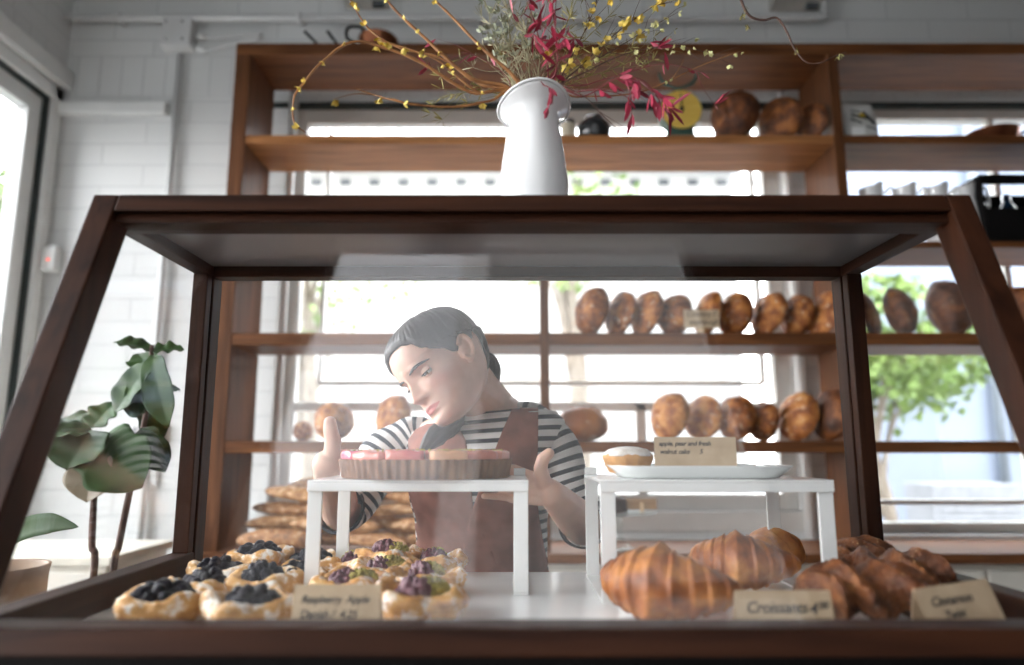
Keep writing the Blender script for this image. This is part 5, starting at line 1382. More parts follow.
# strap leaved plant in a tall tan planter
c = atY(6, 566, 1.34); base = Vector((c.x - .02, 1.34, 0))
t = strap = thing('strap_leaf_plant', 'strap leaved plant in a tall tan planter close by the side glass', 'plant', base)
hp = c.z
bm = bmesh.new(); lathe(bm, [(.07, .0005), (.078, .02), (.085, hp - .02), (.088, hp), (.08, hp), (.078, hp - .04), (.005, hp - .04)], 40, base); obj('planter', bm, plain('tan planter', (.33, .22, .15), .6), strap)
def strap_leaf(pts, w):
    P = smooth_path(pts, 6); bm = bmesh.new(); rows_ = []
    for i, (p, (d, a_, b2)) in enumerate(zip(P, frames(P, Vector((0, -.7, 1)).normalized()))):
        q = i / (len(P) - 1); w_ = w * min(1, (1 - q) * 4) ** .6 * (.6 + .4 * math.sin(q * PI)); s = d.cross(a_).normalized()
        rows_.append([bm.verts.new(p + s * w_ * k + a_ * abs(k) * w_ * .25) for k in (-1, -.5, 0, .5, 1)])
    for i in range(len(rows_) - 1):
        for j in range(4): bm.faces.new((rows_[i][j], rows_[i][j + 1], rows_[i + 1][j + 1], rows_[i + 1][j]))
    o = obj('leaf', bm, M_fig, strap); md = o.modifiers.new('thick', 'SOLIDIFY'); md.thickness = .0015
top = base + Vector((0, 0, hp - .04))
strap_leaf([top, atY(8, 545, 1.32), atY(25, 530, 1.30), atY(52, 524, 1.29), atY(79, 527, 1.28)], .021)
strap_leaf([top + Vector((-.02, .01, 0)), atY(-20, 520, 1.36), atY(-60, 500, 1.34), atY(-100, 505, 1.32)], .02)
strap_leaf([top + Vector((-.01, -.02, 0)), atY(-15, 500, 1.29), atY(-40, 460, 1.26), atY(-80, 445, 1.24)], .02)
# low cream cupboard against the side wall
a = atY(108, 556, 2.35)
t = thing('low_cupboard', 'low cream cupboard against the wall behind the plants', 'cupboard', (-1.7, 2.5, 0))
bm = bmesh.new(); box(bm, XL + .02, a.x, 2.35, 2.75, .06, a.z - .03); obj('body', bm, M_cream, t, smooth=False, bevel=.003)
bm = bmesh.new(); box(bm, XL + .02, a.x + .02, 2.33, 2.76, a.z - .03, a.z); obj('worktop', bm, plain('cream worktop', (.74, .70, .60), .5), t, smooth=False, bevel=.004)
bm = bmesh.new(); box(bm, XL + .04, a.x - .02, 2.38, 2.74, 0, .06); obj('plinth', bm, M_black, t, smooth=False)
for k in range(2):
    w_ = (a.x - XL - .04) / 2; bm = bmesh.new(); x0 = XL + .03 + k * w_; box(bm, x0 + .005, x0 + w_ - .005, 2.335, 2.3495, .08, a.z - .05); d = obj('door', bm, M_cream, t, smooth=False, bevel=.003)
    bm = bmesh.new(); blob(bm, (x0 + w_ * (.85 if k == 0 else .15), 2.325, a.z - .15), (.012, .012, .012), sub=2, amp=0); obj('knob', bm, M_steel, d)
# ================================================================== THE BAKER
from mathutils.bvhtree import BVHTree
ds = lambda a, b_, t: a + (b_ - a) * t
EYEMID = atY(415, 383, 1.34)
hf = Vector((-.60, -.70, -.40)).normalized(); hu = Vector((-.62, .0, .72)); hu = (hu - hf * hu.dot(hf)).normalized()
hr = hf.cross(hu).normalized()                        # her right
HS = .98
HC = EYEMID - hf * (.086 * HS)
ZS = .88
def hl(x, y, z): return HC + (hr * x + hf * y + hu * (z * ZS if z < 0 else z)) * HS
HM = Matrix((hr, hf, hu)).transposed().to_4x4()
def to_head(p):
    d = (p - HC) / HS; return Vector((d.dot(hr), d.dot(hf), d.dot(hu)))
PROF = [(-.119, .066, .034, .012), (-.116, .080, .022, .024), (-.110, .090, .0, .034), (-.098, .0945, -.025, .0435), (-.085, .092, -.046, .0515), (-.07, .0925, -.062, .0575), (-.05, .0925, -.074, .0625),
        (-.03, .0935, -.083, .0665), (0, .0935, -.093, .0705), (.025, .0985, -.099, .0735), (.05, .0975, -.101, .075), (.075, .087, -.097, .0715), (.095, .067, -.083, .060), (.108, .040, -.060, .043), (.1145, .008, -.030, .020)]
def prof_at(z):
    for i in range(len(PROF) - 1):
        a, b_ = PROF[i], PROF[i + 1]
        if z <= b_[0] or i == len(PROF) - 2:
            t = (z - a[0]) / (b_[0] - a[0])
            m = [(PROF[min(len(PROF) - 1, i + 1)][k] - PROF[max(0, i - 1)][k]) / (PROF[min(len(PROF) - 1, i + 1)][0] - PROF[max(0, i - 1)][0]) * (b_[0] - a[0]) for k in (1, 2, 3)]
            n_ = [(PROF[min(len(PROF) - 1, i + 2)][k] - a[k]) / (PROF[min(len(PROF) - 1, i + 2)][0] - a[0]) * (b_[0] - a[0]) for k in (1, 2, 3)]
            h = lambda p0, m0, p1, m1: (2 * t ** 3 - 3 * t * t + 1) * p0 + (t ** 3 - 2 * t * t + t) * m0 + (-2 * t ** 3 + 3 * t * t) * p1 + (t ** 3 - t * t) * m1
            return [h(a[k], m[k - 1], b_[k], n_[k - 1]) for k in (1, 2, 3)]
G = lambda v, c, s: math.exp(-((v - c) / s) ** 2)
def head_pt(z, th, grow=0.0, face=True):
    """th = 0 at the face, growing to her right"""
    yf_, yb_, w_ = prof_at(z); cy = yf_ * .28 + yb_ * .72 if z < .03 else (yf_ * .40 + yb_ * .60)
    c_, s_ = math.cos(th), math.sin(th)
    e = .84 if c_ > 0 else .95
    x = w_ * math.copysign(abs(s_) ** .92, s_); y = cy + ((yf_ - cy) if c_ > 0 else (cy - yb_)) * math.copysign(abs(c_) ** e, c_)
    if face and c_ > 0:
        ax = abs(x)
        if -.056 < z < .03:                            # nose
            q = (0.016 - z) / .056
            h = .0
            if 0 <= q <= 1: h = .0055 + .0215 * q ** 1.1
            elif q > 1: h = .027 * math.exp(-((q - 1) / .17) ** 2)
            else: h = .0045 * math.exp(-(q / .25) ** 2)
            y += h * G(x, 0, .0062 + .0042 * max(0, min(1, q)))
        y += .0085 * G(ax, .0125, .0055) * G(z, -.040, .0065)
        y -= .0095 * G(ax, .031, .0155) * G(z, .001, .0105)
        y += .0040 * G(ax, .030, .017) * G(z, .021, .007)
        y += .0040 * G(ax, .043, .017) * G(z, -.028, .015)
        y += .0045 * G(ax, .004, .013) * G(z, -.0655, .0042) + .0050 * G(x, 0, .0135) * G(z, -.0765, .0048)
        y -= .0048 * G(x, 0, .019) * G(z, -.0708, .0017)
        y -= .0035 * G(x, 0, .014) * G(z, -.087, .0050)
        y += .0045 * G(x, 0, .015) * G(z, -.104, .011)
        y += .0035 * G(x, 0, .03) * G(z, -.07, .014)
    p = Vector((x, y, z))
    if grow:
        cc = Vector((0, -.005, .02)); d = (p - cc).normalized(); p = p + d * grow
    return p
def head_rings(zs, nth, grow=0, face=True):
    return [[head_pt(z, 2 * PI * j / nth, grow, face) for j in range(nth)] for z in zs]

# joints -----------------------------------------------------------
SL_ = atY(540, 420, 1.48); SR_ = atY(404, 436, 1.57)         # her left / right shoulder
NB = atY(490, 410, 1.49)                                     # neck base
EL = atY(585, 527, 1.45); ER = atY(341, 512, 1.48)           # elbows
WL = atY(551, 493, 1.275); WR = atY(326, 464, 1.285)         # wrists
CH = atY(480, 470, 1.52); WA = atY(482, 560, 1.55); PE = atY(482, 640, 1.56)
la = (SL_ - SR_).normalized()                                # towards her left
body = bmesh.new()
def ball(p, r): 
    blob(body, p, (r, r, r), sub=3, amp=0)
def cap(a, b_, ra, rb, n=20, bm=None, k=7):
    a, b_ = Vector(a), Vector(b_); d = (b_ - a); L = d.length; d.normalize()
    path = []; rad = []
    for i in range(k): 
        q = (i / (k - 1)) * PI / 2; path.append(a - d * ra * math.cos(q)); rad.append(max(1e-4, ra * math.sin(q)))
    for i in range(1, 6): path.append(a + d * L * i / 6); rad.append(ds(ra, rb, i / 6))
    for i in range(k): 
        q = (i / (k - 1)) * PI / 2; path.append(b_ + d * rb * math.sin(q)); rad.append(max(1e-4, rb * math.cos(q)))
    up = d.orthogonal().normalized()
    t_, u_, v_ = d, up, d.cross(up)
    rings = [[p + u_ * (r * math.cos(2 * PI * j / n)) + v_ * (r * math.sin(2 * PI * j / n)) for j in range(n)] for p, r in zip(path, rad)]
    loft(bm if bm is not None else body, rings)
# head
zs = [-.119 + .2335 * (i / 110) for i in range(111)]
rings = [[hl(*p) for p in r] for r in head_rings(zs, 128)]
loft(body, rings)
# ears
for s in (1, -1):
    ce = Vector((s * .0730, -.004, -.004)); ex = Vector((s * .35, -.94, 0)).normalized(); ez = Vector((0, -.2, 1)).normalized(); en = Vector((s * .94, .35, 0))
    pts = []
    for k in range(15):
        a = R(-150 + 300 * k / 14); rx, rz = .0155, .028
        pts.append(hl(*(ce + ex * (rx * math.cos(a) + .004) + ez * (rz * math.sin(a) * (1.05 if a > 0 else .95)) + en * .007)))
    tube(body, pts, .0046 * HS, 10)
    blob(body, hl(*(ce + ex * .002 + en * .002)), (.012, .0045, .024), Euler((0, 0, 0)), sub=3, amp=0) if False else None
    b2 = bmesh.new(); bmesh.ops.create_icosphere(b2, subdivisions=3, radius=1)
    for v in b2.verts: v.co = hl(*(ce + ex * (v.co.x * .0155 + .003) + ez * (v.co.z * .027) + en * (v.co.y * .0062 + .002)))
    me = bpy.data.meshes.new('t'); b2.to_mesh(me); b2.free(); body.from_mesh(me); bpy.data.meshes.remove(me)
    b2 = bmesh.new(); blob(body, hl(*(ce + ez * -.027 + ex * .001 + en * .004)), (.0065, .0065, .0075), sub=2, amp=0); b2.free()
# neck and trunk core
cap(hl(0, -.03, -.02), NB + Vector((.0, .012, .0)), .052, .056)
cap(hl(0, -.012, -.06), NB + Vector((-.004, -.006, .01)), .044, .050)
cap(NB + Vector((0, .02, -.005)), SL_ + Vector((-.02, .02, -.022)), .046, .040); cap(NB + Vector((0, .02, -.01)), SR_ + Vector((.02, .0, -.022)), .046, .040)
cap(NB + Vector((0, .015, -.04)), CH, .085, .105); cap(CH - la * .05, WA - la * .035, .095, .085); cap(CH + la * .05, WA + la * .035, .095, .085); cap(WA - la * .05, PE - la * .07, .085, .10); cap(WA + la * .05, PE + la * .07, .085, .10)
for s in (-1, 1):
    hip = PE + la * (.08 * s); kn = Vector((hip.x + .005 * s, hip.y + .01, .47)); an = Vector((kn.x, kn.y + .03, .09))
    cap(hip, kn, .088, .056); cap(kn, an, .054, .036); cap(an - Vector((0, .0, .045)), an + Vector((0, -.15, -.055)), .038, .030)
# arms
cap(SL_ + Vector((-.012, .01, -.02)), EL, .045, .038); cap(SR_ + Vector((.012, 0, -.02)), ER, .045, .037)
def forearm(e, w_):
    m = e.lerp(w_, .3); cap(e, m, .038, .039); cap(m, w_, .039, .0245)
forearm(EL, WL); forearm(ER, WR)
NAILS = []
def hand(W, F_, N_, T_, bends, thumb, spread=.1, scale=1.0, tb_f=.020):
    """W wrist, F_ finger direction, N_ palm normal, T_ thumb side; bends per finger (three angles)"""
    F_ = F_.normalized(); N_ = (N_ - F_ * N_.dot(F_)).normalized(); S_ = F_.cross(N_)
    if S_.dot(T_) < 0: S_ = -S_
    S_.normalize()
    L = [.072, .078, .073, .060]; W0 = [.028, .0095, -.0095, -.027]
    kn = [.082, .086, .082, .074]
    for i in range(4):
        root = W + S_ * W0[i] * .55 * scale + F_ * .008 * scale
        k = W + S_ * W0[i] * scale + F_ * kn[i] * scale - N_ * .003
        cap(root, k, .0135 * scale, .0105 * scale)
        if i < 3:
            k2 = W + S_ * W0[i + 1] * scale + F_ * kn[i + 1] * scale
            cap(root.lerp(k, .45), (W + S_ * W0[i + 1] * .8 * scale + F_ * .05 * scale), .0125 * scale, .012 * scale)
        d = (F_ + S_ * (W0[i] * spread / .028)).normalized(); p = k; nrm = N_
        seg = [.46, .30, .24]; r = .0092 * scale if i < 3 else .0080 * scale
        for q in range(3):
            a = R(bends[i][q]); ax = d.cross(N_).normalized()
            d = (Matrix.Rotation(a, 3, ax) @ d).normalized()
            e = p + d * L[i] * seg[q] * scale
            cap(p, e, r, r * .90); p = e; r *= .90
        NAILS.append((p, d, r))
    # thumb: leaves the side of the palm near its base
    tb = W + S_ * .020 * scale + F_ * tb_f * scale + N_ * .010 * scale
    p = tb; cap(W + F_ * .012 * scale + S_ * .008 * scale, tb, .016 * scale, .0165 * scale); r = .0155 * scale
    for (d, ln, rr) in thumb:
        d = (S_ * d[0] + F_ * d[1] + N_ * d[2]).normalized(); e = p + d * ln * scale; cap(p, e, r, rr * scale); p = e; r = rr * scale
    NAILS.append((p, d, r))
# her right hand: thumb up, fingers reaching behind the tart
UPV = Vector((0, 0, 1))
hand(WR, Vector((.93, .30, -.14)), Vector((.34, -.93, .0)), Vector((-.1, 0, 1)), [(12, 14, 10), (14, 16, 10), (16, 18, 12), (18, 20, 14)], [((.95, -.10, .30), .024, .0150), ((1, -.42, .12), .021, .0135), ((1, -.25, .0), .014, .0118)], scale=.97, tb_f=.006)
# her left hand: thumb out, fingers curling in under the stand
hand(WL, Vector((-.62, -.03, .14)), Vector((-.15, -.98, -.05)), Vector((.3, -.2, .9)), [(6, 10, 8), (8, 12, 8), (8, 14, 10), (10, 16, 12)], [((.85, .45, .3), .028, .0140), ((.95, .0, .15), .020, .0125), ((.75, -.55, .1), .016, .0110)], scale=.90)
bmesh.ops.recalc_face_normals(body, faces=body.faces[:])
FLOORC = Vector((PE.x, PE.y, 0))
me = bpy.data.meshes.new('t'); body.to_mesh(me); body.free()
tmp = bpy.data.objects.new('t', me); COL.objects.link(tmp)
md = tmp.modifiers.new('r', 'REMESH'); md.mode = 'VOXEL'; md.voxel_size = .0023; md.adaptivity = 0
md = tmp.modifiers.new('s', 'SMOOTH'); md.factor = .5; md.iterations = 2
bpy.context.view_layer.update()
skin_me = bpy.data.meshes.new_from_object(tmp.evaluated_get(bpy.context.evaluated_depsgraph_get()))
bpy.data.objects.remove(tmp); bpy.data.meshes.remove(me)
skin_me.name = 'person'
# colour of lips, nails and skin as a point attribute
co_ = np.empty(len(skin_me.vertices) * 3); skin_me.vertices.foreach_get('co', co_); co_ = co_.reshape(-1, 3)
d_ = (co_ - np.array(HC)) / HS
X_, Y_, Z_ = d_ @ np.array(hr), d_ @ np.array(hf), d_ @ np.array(hu)
Z_ = np.where(Z_ < 0, Z_ / ZS, Z_)
g = lambda v, c, s: np.exp(-((v - c) / s) ** 2)
upper = (np.abs(X_) < .025) * (Z_ > -.0712) * (Z_ < -.0635 - .004 * (np.abs(X_) / .025) + .0012 * g(np.abs(X_), .006, .004)); lower = (np.abs(X_) < .023) * (Z_ <= -.0704) * (Z_ > -.0805 + .008 * (X_ / .023) ** 2)
lips = ((upper + lower) > 0) * (Y_ > .06) * (Y_ < .12)
cheek = .5 * g(np.abs(X_), .046, .017) * g(Z_, -.032, .017) * (Y_ > .02) * (Y_ < .12) + .35 * g(X_, 0, .012) * g(Z_, -.04, .01) * (Y_ > .08) * (Y_ < .14)
tint = np.zeros((len(co_), 4)); tint[:, 3] = 1; tint[:, 0] = np.clip(lips, 0, 1); tint[:, 1] = np.clip(cheek, 0, 1) * (1 - tint[:, 0])
for (p, d, r) in NAILS:
    pass
at_ = skin_me.color_attributes.new('complexion', 'FLOAT_COLOR', 'POINT'); at_.data.foreach_set('color', tint.ravel())
M_skin, nt, N, L, b = new_mat('skin')
ca = N.new('ShaderNodeVertexColor'); ca.layer_name = 'complexion'; sx = N.new('ShaderNodeSeparateColor'); L.new(ca.outputs['Color'], sx.inputs['Color'])
nz = N.new('ShaderNodeTexNoise'); nz.inputs['Scale'].default_value = 30; nz.inputs['Detail'].default_value = 4
tcn = N.new('ShaderNodeTexCoord'); L.new(tcn.outputs['Object'], nz.inputs['Vector'])
rp = N.new('ShaderNodeValToRGB'); rp.color_ramp.elements[0].position = .3; rp.color_ramp.elements[1].position = .7
rp.color_ramp.elements[0].color = (.67, .42, .32, 1); rp.color_ramp.elements[1].color = (.76, .50, .39, 1); L.new(nz.outputs['Fac'], rp.inputs['Fac'])
m1 = N.new('ShaderNodeMix'); m1.data_type = 'RGBA'; L.new(sx.outputs['Green'], m1.inputs['Factor']); L.new(rp.outputs['Color'], m1.inputs[6]); m1.inputs[7].default_value = (.70, .30, .23, 1)
m2 = N.new('ShaderNodeMix'); m2.data_type = 'RGBA'; L.new(sx.outputs['Red'], m2.inputs['Factor']); L.new(m1.outputs[2], m2.inputs[6]); m2.inputs[7].default_value = (.56, .19, .17, 1)
L.new(m2.outputs[2], b.inputs['Base Color']); b.inputs['Roughness'].default_value = .48
b.inputs['Subsurface Weight'].default_value = .15; b.inputs['Subsurface Radius'].default_value = (.010, .004, .002); b.inputs['Subsurface Scale'].default_value = 1.0
skin_me.materials.clear(); skin_me.materials.append(M_skin)
for p in skin_me.polygons: p.use_smooth = True
skin_me.transform(Matrix.Translation(-FLOORC))
zmin_ = min(v.co.z for v in skin_me.vertices)
person = name_obj('person', skin_me); person.location = FLOORC
tag(person, 'person in a striped shirt and rust apron leaning in to set down the tart', 'person')
# eyes, lids, brows
M_eye = plain('eye white', (.72, .70, .67), .15, var=.02); M_iris = plain('iris brown', (.10, .06, .035), .12); M_pupil = plain('pupil', (.01, .01, .01), .1)
gaze = Vector((0, .90, -.36)).normalized()
for s in (1, -1):
    ce = Vector((s * .031, .0702, .001)); bm = bmesh.new(); bmesh.ops.create_icosphere(bm, subdivisions=5, radius=.0122)
    gz = (gaze + Vector((-.24, 0, 0))).normalized()
    for f_ in bm.faces:
        c = f_.calc_center_median().normalized(); a = math.degrees(math.acos(max(-1, min(1, c.dot(gz))))); f_.material_index = 2 if a < 14 else (1 if a < 34 else 0)
    for v in bm.verts: v.co = hl(*(ce + v.co))
    obj('eye', bm, [M_eye, M_iris, M_pupil], person)
    for (nm, lo, hi, rr) in (('upper_eyelid', R(-2), R(75), .0130), ('lower_eyelid', R(-80), R(-33), .0131)):
        bm = bmesh.new(); rows_ = []
        for i in range(9):
            el_ = ds(lo, hi, i / 8); row = []
            for j in range(25):
                az = R(-80 + 160 * j / 24)
                e2 = el_ if nm[0] == 'l' else ds(lo - R(5) * math.cos(az), hi, i / 8)
                q = Vector((math.sin(az) * math.cos(e2) * 1.12, math.cos(az) * math.cos(e2), math.sin(e2)))
                row.append(bm.verts.new(hl(*(ce + q * rr))))
            rows_.append(row)
        for i in range(8):
            for j in range(24): bm.faces.new((rows_[i][j], rows_[i][j + 1], rows_[i + 1][j + 1], rows_[i + 1][j]))
        o = obj(nm, bm, M_skin, person); md = o.modifiers.new('thick', 'SOLIDIFY'); md.thickness = .0012
    M_hair_ = None
M_hair = ramp_mat('dark brown hair', [(.3, (.014, .010, .009)), (.7, (.050, .037, .031))], scale=14, stretch=(1, 1, 1), rough=.42, bump=.4, bdist=.002, bscale=90)
for s in (1, -1):
    ce = Vector((s * .031, .0702, .001)); bm = bmesh.new()
    pts = [hl(*(ce + Vector((math.sin(R(a)) * 1.12 * math.cos(R(-5 * math.cos(R(a)) - 3)), math.cos(R(a)) * math.cos(R(-5 * math.cos(R(a)) - 3)), math.sin(R(-5 * math.cos(R(a)) - 3)))) * .0137)) for a in range(-66, 67, 12)]
    tube(bm, pts, [.0004, .0012, .0014, .0012, .0005], 6); obj('eyelashes', bm, M_hair, person)
    bm = bmesh.new(); pts = []
    for k in range(11):
        q = k / 10; x = s * ds(.013, .052, q); z = .0150 + .0060 * math.sin(q * PI * .72) - .003 * q
        th = math.asin(max(-1, min(1, x / (prof_at(z)[2] * 1.0)))); best = min((abs(head_pt(z, t_)[0] - x), t_) for t_ in [th * i / 30 * 1.3 for i in range(31)])
        pp = head_pt(z, best[1]); pts.append(hl(pp.x, pp.y + .0008, pp.z))
    tube(bm, pts, [.0018, .0033, .0034, .0028, .0010], 8, flat=(1.0, .8)); obj('eyebrow', bm, M_hair, person)
# hair: slicked-back cap ----------------------------------------------
def hairline(th):
    """lowest z of the hair at angle th (0 = face)"""
    a = abs((th + PI) % (2 * PI) - PI); d = math.degrees(a)
    pts = [(0, .074), (18, .072), (34, .062), (48, .040), (60, .022), (70, .004), (80, -.006), (88, .012), (100, .026), (112, .018), (122, -.030), (140, -.060), (180, -.072)]
    for (x0, z0), (x1, z1) in zip(pts, pts[1:]):
        if d <= x1: t = (d - x0) / (x1 - x0); t = t * t * (3 - 2 * t); return z0 + (z1 - z0) * t
    return -.07
bm = bmesh.new(); nth, nz_ = 160, 46; grid = []
for i in range(nz_ + 1):
    row = []
    for j in range(nth):
        th = 2 * PI * j / nth; z0 = hairline(th); q = i / nz_; z = z0 + (.1143 - z0) * (1 - (1 - q) ** 1.35)
        p = head_pt(z, th, 0, False); cc = Vector((0, -.01, .02)); d = (p - cc).normalized()
        back = max(0, -math.cos(th))
        edge = min(1, q * 6); g_ = (.0015 + .0075 * edge ** .7) + .006 * back * edge * G(z, .03, .06)
        g_ += .0011 * math.sin(th * 58 + 5 * noise.noise(Vector((th * 3, z * 20, 0)))) * edge
        g_ += .0018 * noise.noise(Vector((math.sin(th) * 5, math.cos(th) * 5, z * 14))) * edge
        row.append(bm.verts.new(hl(*(p + d * g_))))
    grid.append(row)
for i in range(nz_):
    for j in range(nth): bm.faces.new((grid[i][j], grid[i][(j + 1) % nth], grid[i + 1][(j + 1) % nth], grid[i + 1][j]))
bm.faces.new(grid[-1])
o = obj('hair', bm, M_hair, person); md = o.modifiers.new('thick', 'SOLIDIFY'); md.thickness = .003; md.offset = -1
hair = o
def strand(pts, rad, flat=(1, .7), n=28, seed=0):
    bm = bmesh.new(); P = smooth_path(pts, 8)
    tube(bm, P, rad, n, flat=flat, mod=lambda t, th: 1 + .10 * math.sin(th * 9 + t * 9 + seed) + .06 * math.sin(th * 4 - t * 14))
    return bm
nape = hl(0, -.10, -.045)
bm = strand([hl(0, -.085, -.01), hl(0, -.112, -.035), nape + Vector((.0, .0, -.03)), NB + Vector((-.01, .075, -.03)), NB + Vector((-.04, .08, -.14))], [.018, .024, .026, .022, .008], seed=2)
obj('ponytail', bm, M_hair, person)
bm = strand([hl(.055, -.07, -.05), hl(.066, -.02, -.105), atY(452, 424, 1.375), atY(436, 436, 1.365), atY(422, 452, 1.365)], [.012, .019, .024, .024, .008], (1.0, .55), seed=5)
obj('hair_lock', bm, M_hair, person)

# shirt ---------------------------------------------------------------
def stripe_mat():
    m, nt, N, L, b = new_mat('striped jersey')
    uv = N.new('ShaderNodeUVMap'); uv.uv_map = 'cloth'; sp = N.new('ShaderNodeSeparateXYZ'); L.new(uv.outputs[0], sp.inputs[0])
    dv = N.new('ShaderNodeMath'); dv.operation = 'DIVIDE'; dv.inputs[1].default_value = .0205; L.new(sp.outputs['Y'], dv.inputs[0])
    fr = N.new('ShaderNodeMath'); fr.operation = 'FRACT'; L.new(dv.outputs[0], fr.inputs[0])
    rp = N.new('ShaderNodeValToRGB'); rp.color_ramp.interpolation = 'CONSTANT'
    rp.color_ramp.elements[0].color = (.022, .026, .035, 1); rp.color_ramp.elements[1].position = .42; rp.color_ramp.elements[1].color = (.74, .73, .71, 1)
    L.new(fr.outputs[0], rp.inputs['Fac']); L.new(rp.outputs['Color'], b.inputs['Base Color']); b.inputs['Roughness'].default_value = .85
    return m
M_stripe = stripe_mat()
def loft_uv(rings, name, mat, vcoord, parent, cap0=False, cap1=False):
    bm = bmesh.new(); n = len(rings[0]); vr = [[bm.verts.new(p) for p in r] for r in rings]; uvl = bm.loops.layers.uv.new('cloth')
    for i in range(len(vr) - 1):
        for j in range(n):
            k = (j + 1) % n; f_ = bm.faces.new((vr[i][j], vr[i][k], vr[i + 1][k], vr[i + 1][j]))
            for lp, (ii, jj) in zip(f_.loops, ((i, j), (i, j + 1), (i + 1, j + 1), (i + 1, j))): lp[uvl].uv = (jj / n, vcoord[ii])
    return bm
fr_ = la.cross(Vector((0, 0, 1))).normalized()               # chest direction (to the viewer)
# (centre, half width, front depth, back depth, shoulder slope)
TR = [(PE + Vector((0, 0, -.06)), .175, .125, .125), (PE + Vector((0, 0, .06)), .165, .118, .118), (WA, .140, .105, .098), (WA.lerp(CH, .4), .140, .112, .10), (WA.lerp(CH, .72), .150, .130, .105), (CH, .158, .140, .108),
      (CH.lerp(NB, .30), .164, .132, .105), (CH.lerp(NB, .52), .168, .112, .10), (CH.lerp(NB, .70), .166, .092, .092), (CH.lerp(NB, .84), .150, .078, .084), (CH.lerp(NB, .93), .116, .072, .078)]
def torso_rings(grow=0, m=64, sub_=5):
    cen = smooth_path([t_[0] for t_ in TR], sub_); out = []; v = []; acc = 0
    for i, c in enumerate(cen):
        x = i / sub_; k = min(len(TR) - 2, int(x)); t_ = x - k; t_ = t_ * t_ * (3 - 2 * t_)
        w_, f_, b_ = [ds(TR[k][q], TR[k + 1][q], t_) + grow for q in (1, 2, 3)]
        tilt = max(0, min(1, (c.z - CH.z) / (NB.z - CH.z)))
        a_ = (la * tilt + Vector((la.x, la.y, 0)).normalized() * (1 - tilt)).normalized()
        ring = []
        for j in range(m):
            th = 2 * PI * j / m; cx, sx_ = math.cos(th), math.sin(th)
            e = .86
            wob = 1 + .012 * noise.noise(Vector((cx * 3, sx_ * 3, c.z * 14)))
            ring.append(c + a_ * (w_ * wob * math.copysign(abs(sx_) ** e, sx_)) + fr_ * ((f_ if cx > 0 else b_) * wob * math.copysign(abs(cx) ** e, cx)))
        out.append(ring)
        if i: acc += (c - cen[i - 1]).length
        v.append(acc)
    return out, v
tr_, tv_ = torso_rings()
bm = loft_uv(tr_, 'shirt', M_stripe, tv_, person)
bvh = BVHTree.FromBMesh(bm)
o = obj('shirt', bm, M_stripe, person); md = o.modifiers.new('thick', 'SOLIDIFY'); md.thickness = .003; md.offset = -1
def sleeve(pts, rad, hem_roll=True):
    P = smooth_path(pts, 8); m = 40; rings = []; v = []; acc = 0; fr2 = frames(P)
    for i, (p, (t_, a_, b2)) in enumerate(zip(P, fr2)):
        q = i / (len(P) - 1) * (len(rad) - 1); k = min(len(rad) - 2, int(q)); r = ds(rad[k], rad[k + 1], q - k)
        ring = []
        for j in range(m):
            th = 2 * PI * j / m; w_ = 1 + .05 * math.sin(q * 4 + 2 * math.sin(th)) + .04 * noise.noise(Vector((math.cos(th) * 2, math.sin(th) * 2, q * 3)))
            ring.append(p + (a_ * math.cos(th) + b2 * math.sin(th)) * r * w_)
        rings.append(ring)
        if i: acc += (p - P[i - 1]).length
        v.append(acc)
    bm = loft_uv(rings, 'sleeve', M_stripe, v, person)
    o = obj('sleeve', bm, M_stripe, person); md = o.modifiers.new('thick', 'SOLIDIFY'); md.thickness = .003; md.offset = -1
    bm = bmesh.new(); tube(bm, rings[-1] + [rings[-1][0]], .0035, 8); obj('cuff', bm, plain('cuff black', (.03, .032, .04), .8), o)
sleeve([SL_ + Vector((-.06, .015, .0)), SL_ + Vector((-.015, .01, -.012)), SL_.lerp(EL, .3) + Vector((.004, 0, 0)), SL_.lerp(EL, .65), EL + (SL_ - EL).normalized() * .012, EL.lerp(WL, .10) + Vector((.004, 0, .0))], [.036, .049, .050, .047, .046, .046])
sleeve([SR_ + Vector((.06, .0, .0)), SR_ + Vector((.015, 0, -.012)), SR_.lerp(ER, .3), SR_.lerp(ER, .65), ER + (SR_ - ER).normalized() * .012, ER.lerp(WR, .12)], [.040, .056, .057, .053, .051, .050])
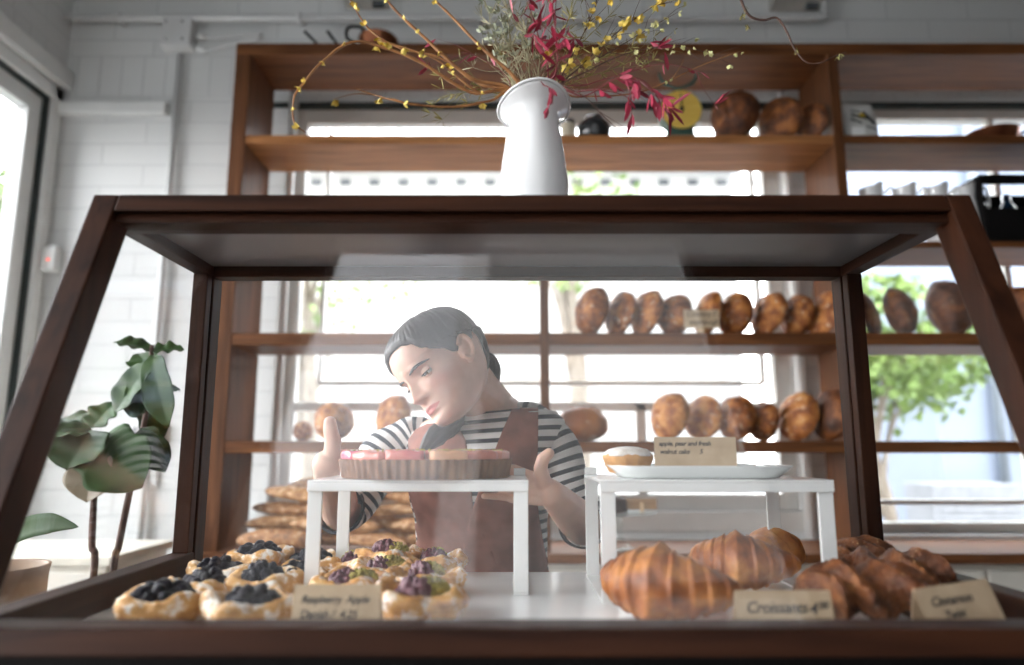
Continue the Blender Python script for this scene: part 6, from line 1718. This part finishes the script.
# apron ----------------------------------------------------------------
M_apron = ramp_mat('rust brown apron cloth', [(.3, (.19, .068, .045)), (.7, (.28, .108, .075))], scale=30, rough=.85, bump=.25, bdist=.001, bscale=300)
o_ = Vector((0, 0, H))
def cast(px, py, off):
    d = ray(px, py).normalized(); hit, nrm, _, _ = bvh.ray_cast(o_, d)
    if hit is None: return None
    if nrm.dot(d) > 0: nrm = -nrm
    return hit + nrm * off
def panel(name, rows_, off, cols=26):
    """rows: (py, px left, px right); the cloth is laid on the shirt"""
    bm = bmesh.new(); prev = None; P = []
    sub_ = []
    for (a, b_) in zip(rows_, rows_[1:]):
        for k in range(5): sub_.append(tuple(ds(a[q], b_[q], k / 5) for q in range(3)))
    sub_.append(rows_[-1])
    lastrow = None
    for (py, x0, x1) in sub_:
        row = []
        for j in range(cols):
            p = cast(ds(x0, x1, j / (cols - 1)), py, off + .0025 * noise.noise(Vector((j * .22, py * .05, off * 100))))
            row.append(p)
        good = [p for p in row if p is not None]
        if not good: continue
        idx = [j for j, p in enumerate(row) if p is not None]
        for j in range(cols):
            if row[j] is None:
                jj = min(idx, key=lambda q: abs(q - j)); dy_ = abs(jj - j)
                row[j] = row[jj] + Vector(((j - jj) * abs(x1 - x0) / (cols - 1) / F * 1.5 * .35, .012 * dy_, 0))
        P.append(row)
    vs = [[bm.verts.new(p) for p in r_] for r_ in P]
    for i in range(len(vs) - 1):
        for j in range(cols - 1): bm.faces.new((vs[i][j], vs[i][j + 1], vs[i + 1][j + 1], vs[i + 1][j]))
    o = obj(name, bm, M_apron, person); md = o.modifiers.new('thick', 'SOLIDIFY'); md.thickness = .0022; md.offset = 1
    return o
panel('apron_panel', [(424, 428, 452), (430, 416, 460), (440, 409, 466), (470, 408, 470), (515, 408, 474), (545, 414, 490), (575, 420, 500), (620, 420, 505)], .006)
panel('apron_panel', [(402, 517, 536), (410, 512, 538), (430, 503, 538), (455, 493, 537), (485, 481, 536), (515, 470, 538), (545, 464, 543), (575, 462, 550), (620, 460, 552)], .010)
# apron skirt and trousers
rings = []
for k in range(13):
    q = k / 12; z = ds(PE.z + .07, .42, q); c = Vector((PE.x, PE.y, z)); w_ = .185 + .05 * q; d_2 = .135 + .05 * q
    rings.append([c + Vector((w_ * math.cos(th), d_2 * math.sin(th), 0)) * (1 + .02 * math.sin(th * 9) * q) for th in [2 * PI * j / 64 for j in range(64)]])
bm = bmesh.new(); loft(bm, rings, cap0=False, cap1=False); o = obj('apron_skirt', bm, M_apron, person); md = o.modifiers.new('thick', 'SOLIDIFY'); md.thickness = .002
M_trouser = plain('dark trousers', (.03, .032, .04), .8)
for s in (-1, 1):
    hip = PE + la * (.08 * s); kn = Vector((hip.x + .005 * s, hip.y + .01, .47)); an = Vector((kn.x, kn.y + .03, .09))
    bm = bmesh.new(); tube(bm, smooth_path([hip, kn, an + Vector((0, 0, .01))], 6), [.098, .068, .052], 24); obj('trouser_leg', bm, M_trouser, person)
    bm = bmesh.new(); a = an + Vector((0, .03, -.05)); bq = an + Vector((0, -.19, -.062))
    loft(bm, [[Vector((c.x + w_ * math.cos(th), c.y + w_ * .6 * math.sin(th), max(.0006, c.z + h_ * math.sin(th)))) for th in [2 * PI * j / 20 for j in range(20)]] for (c, w_, h_) in ((a, .022, .035), (a.lerp(bq, .25), .042, .055), (a.lerp(bq, .6), .048, .048), (a.lerp(bq, .9), .044, .036), (bq, .02, .016))])
    obj('shoe', bm, M_black, person)
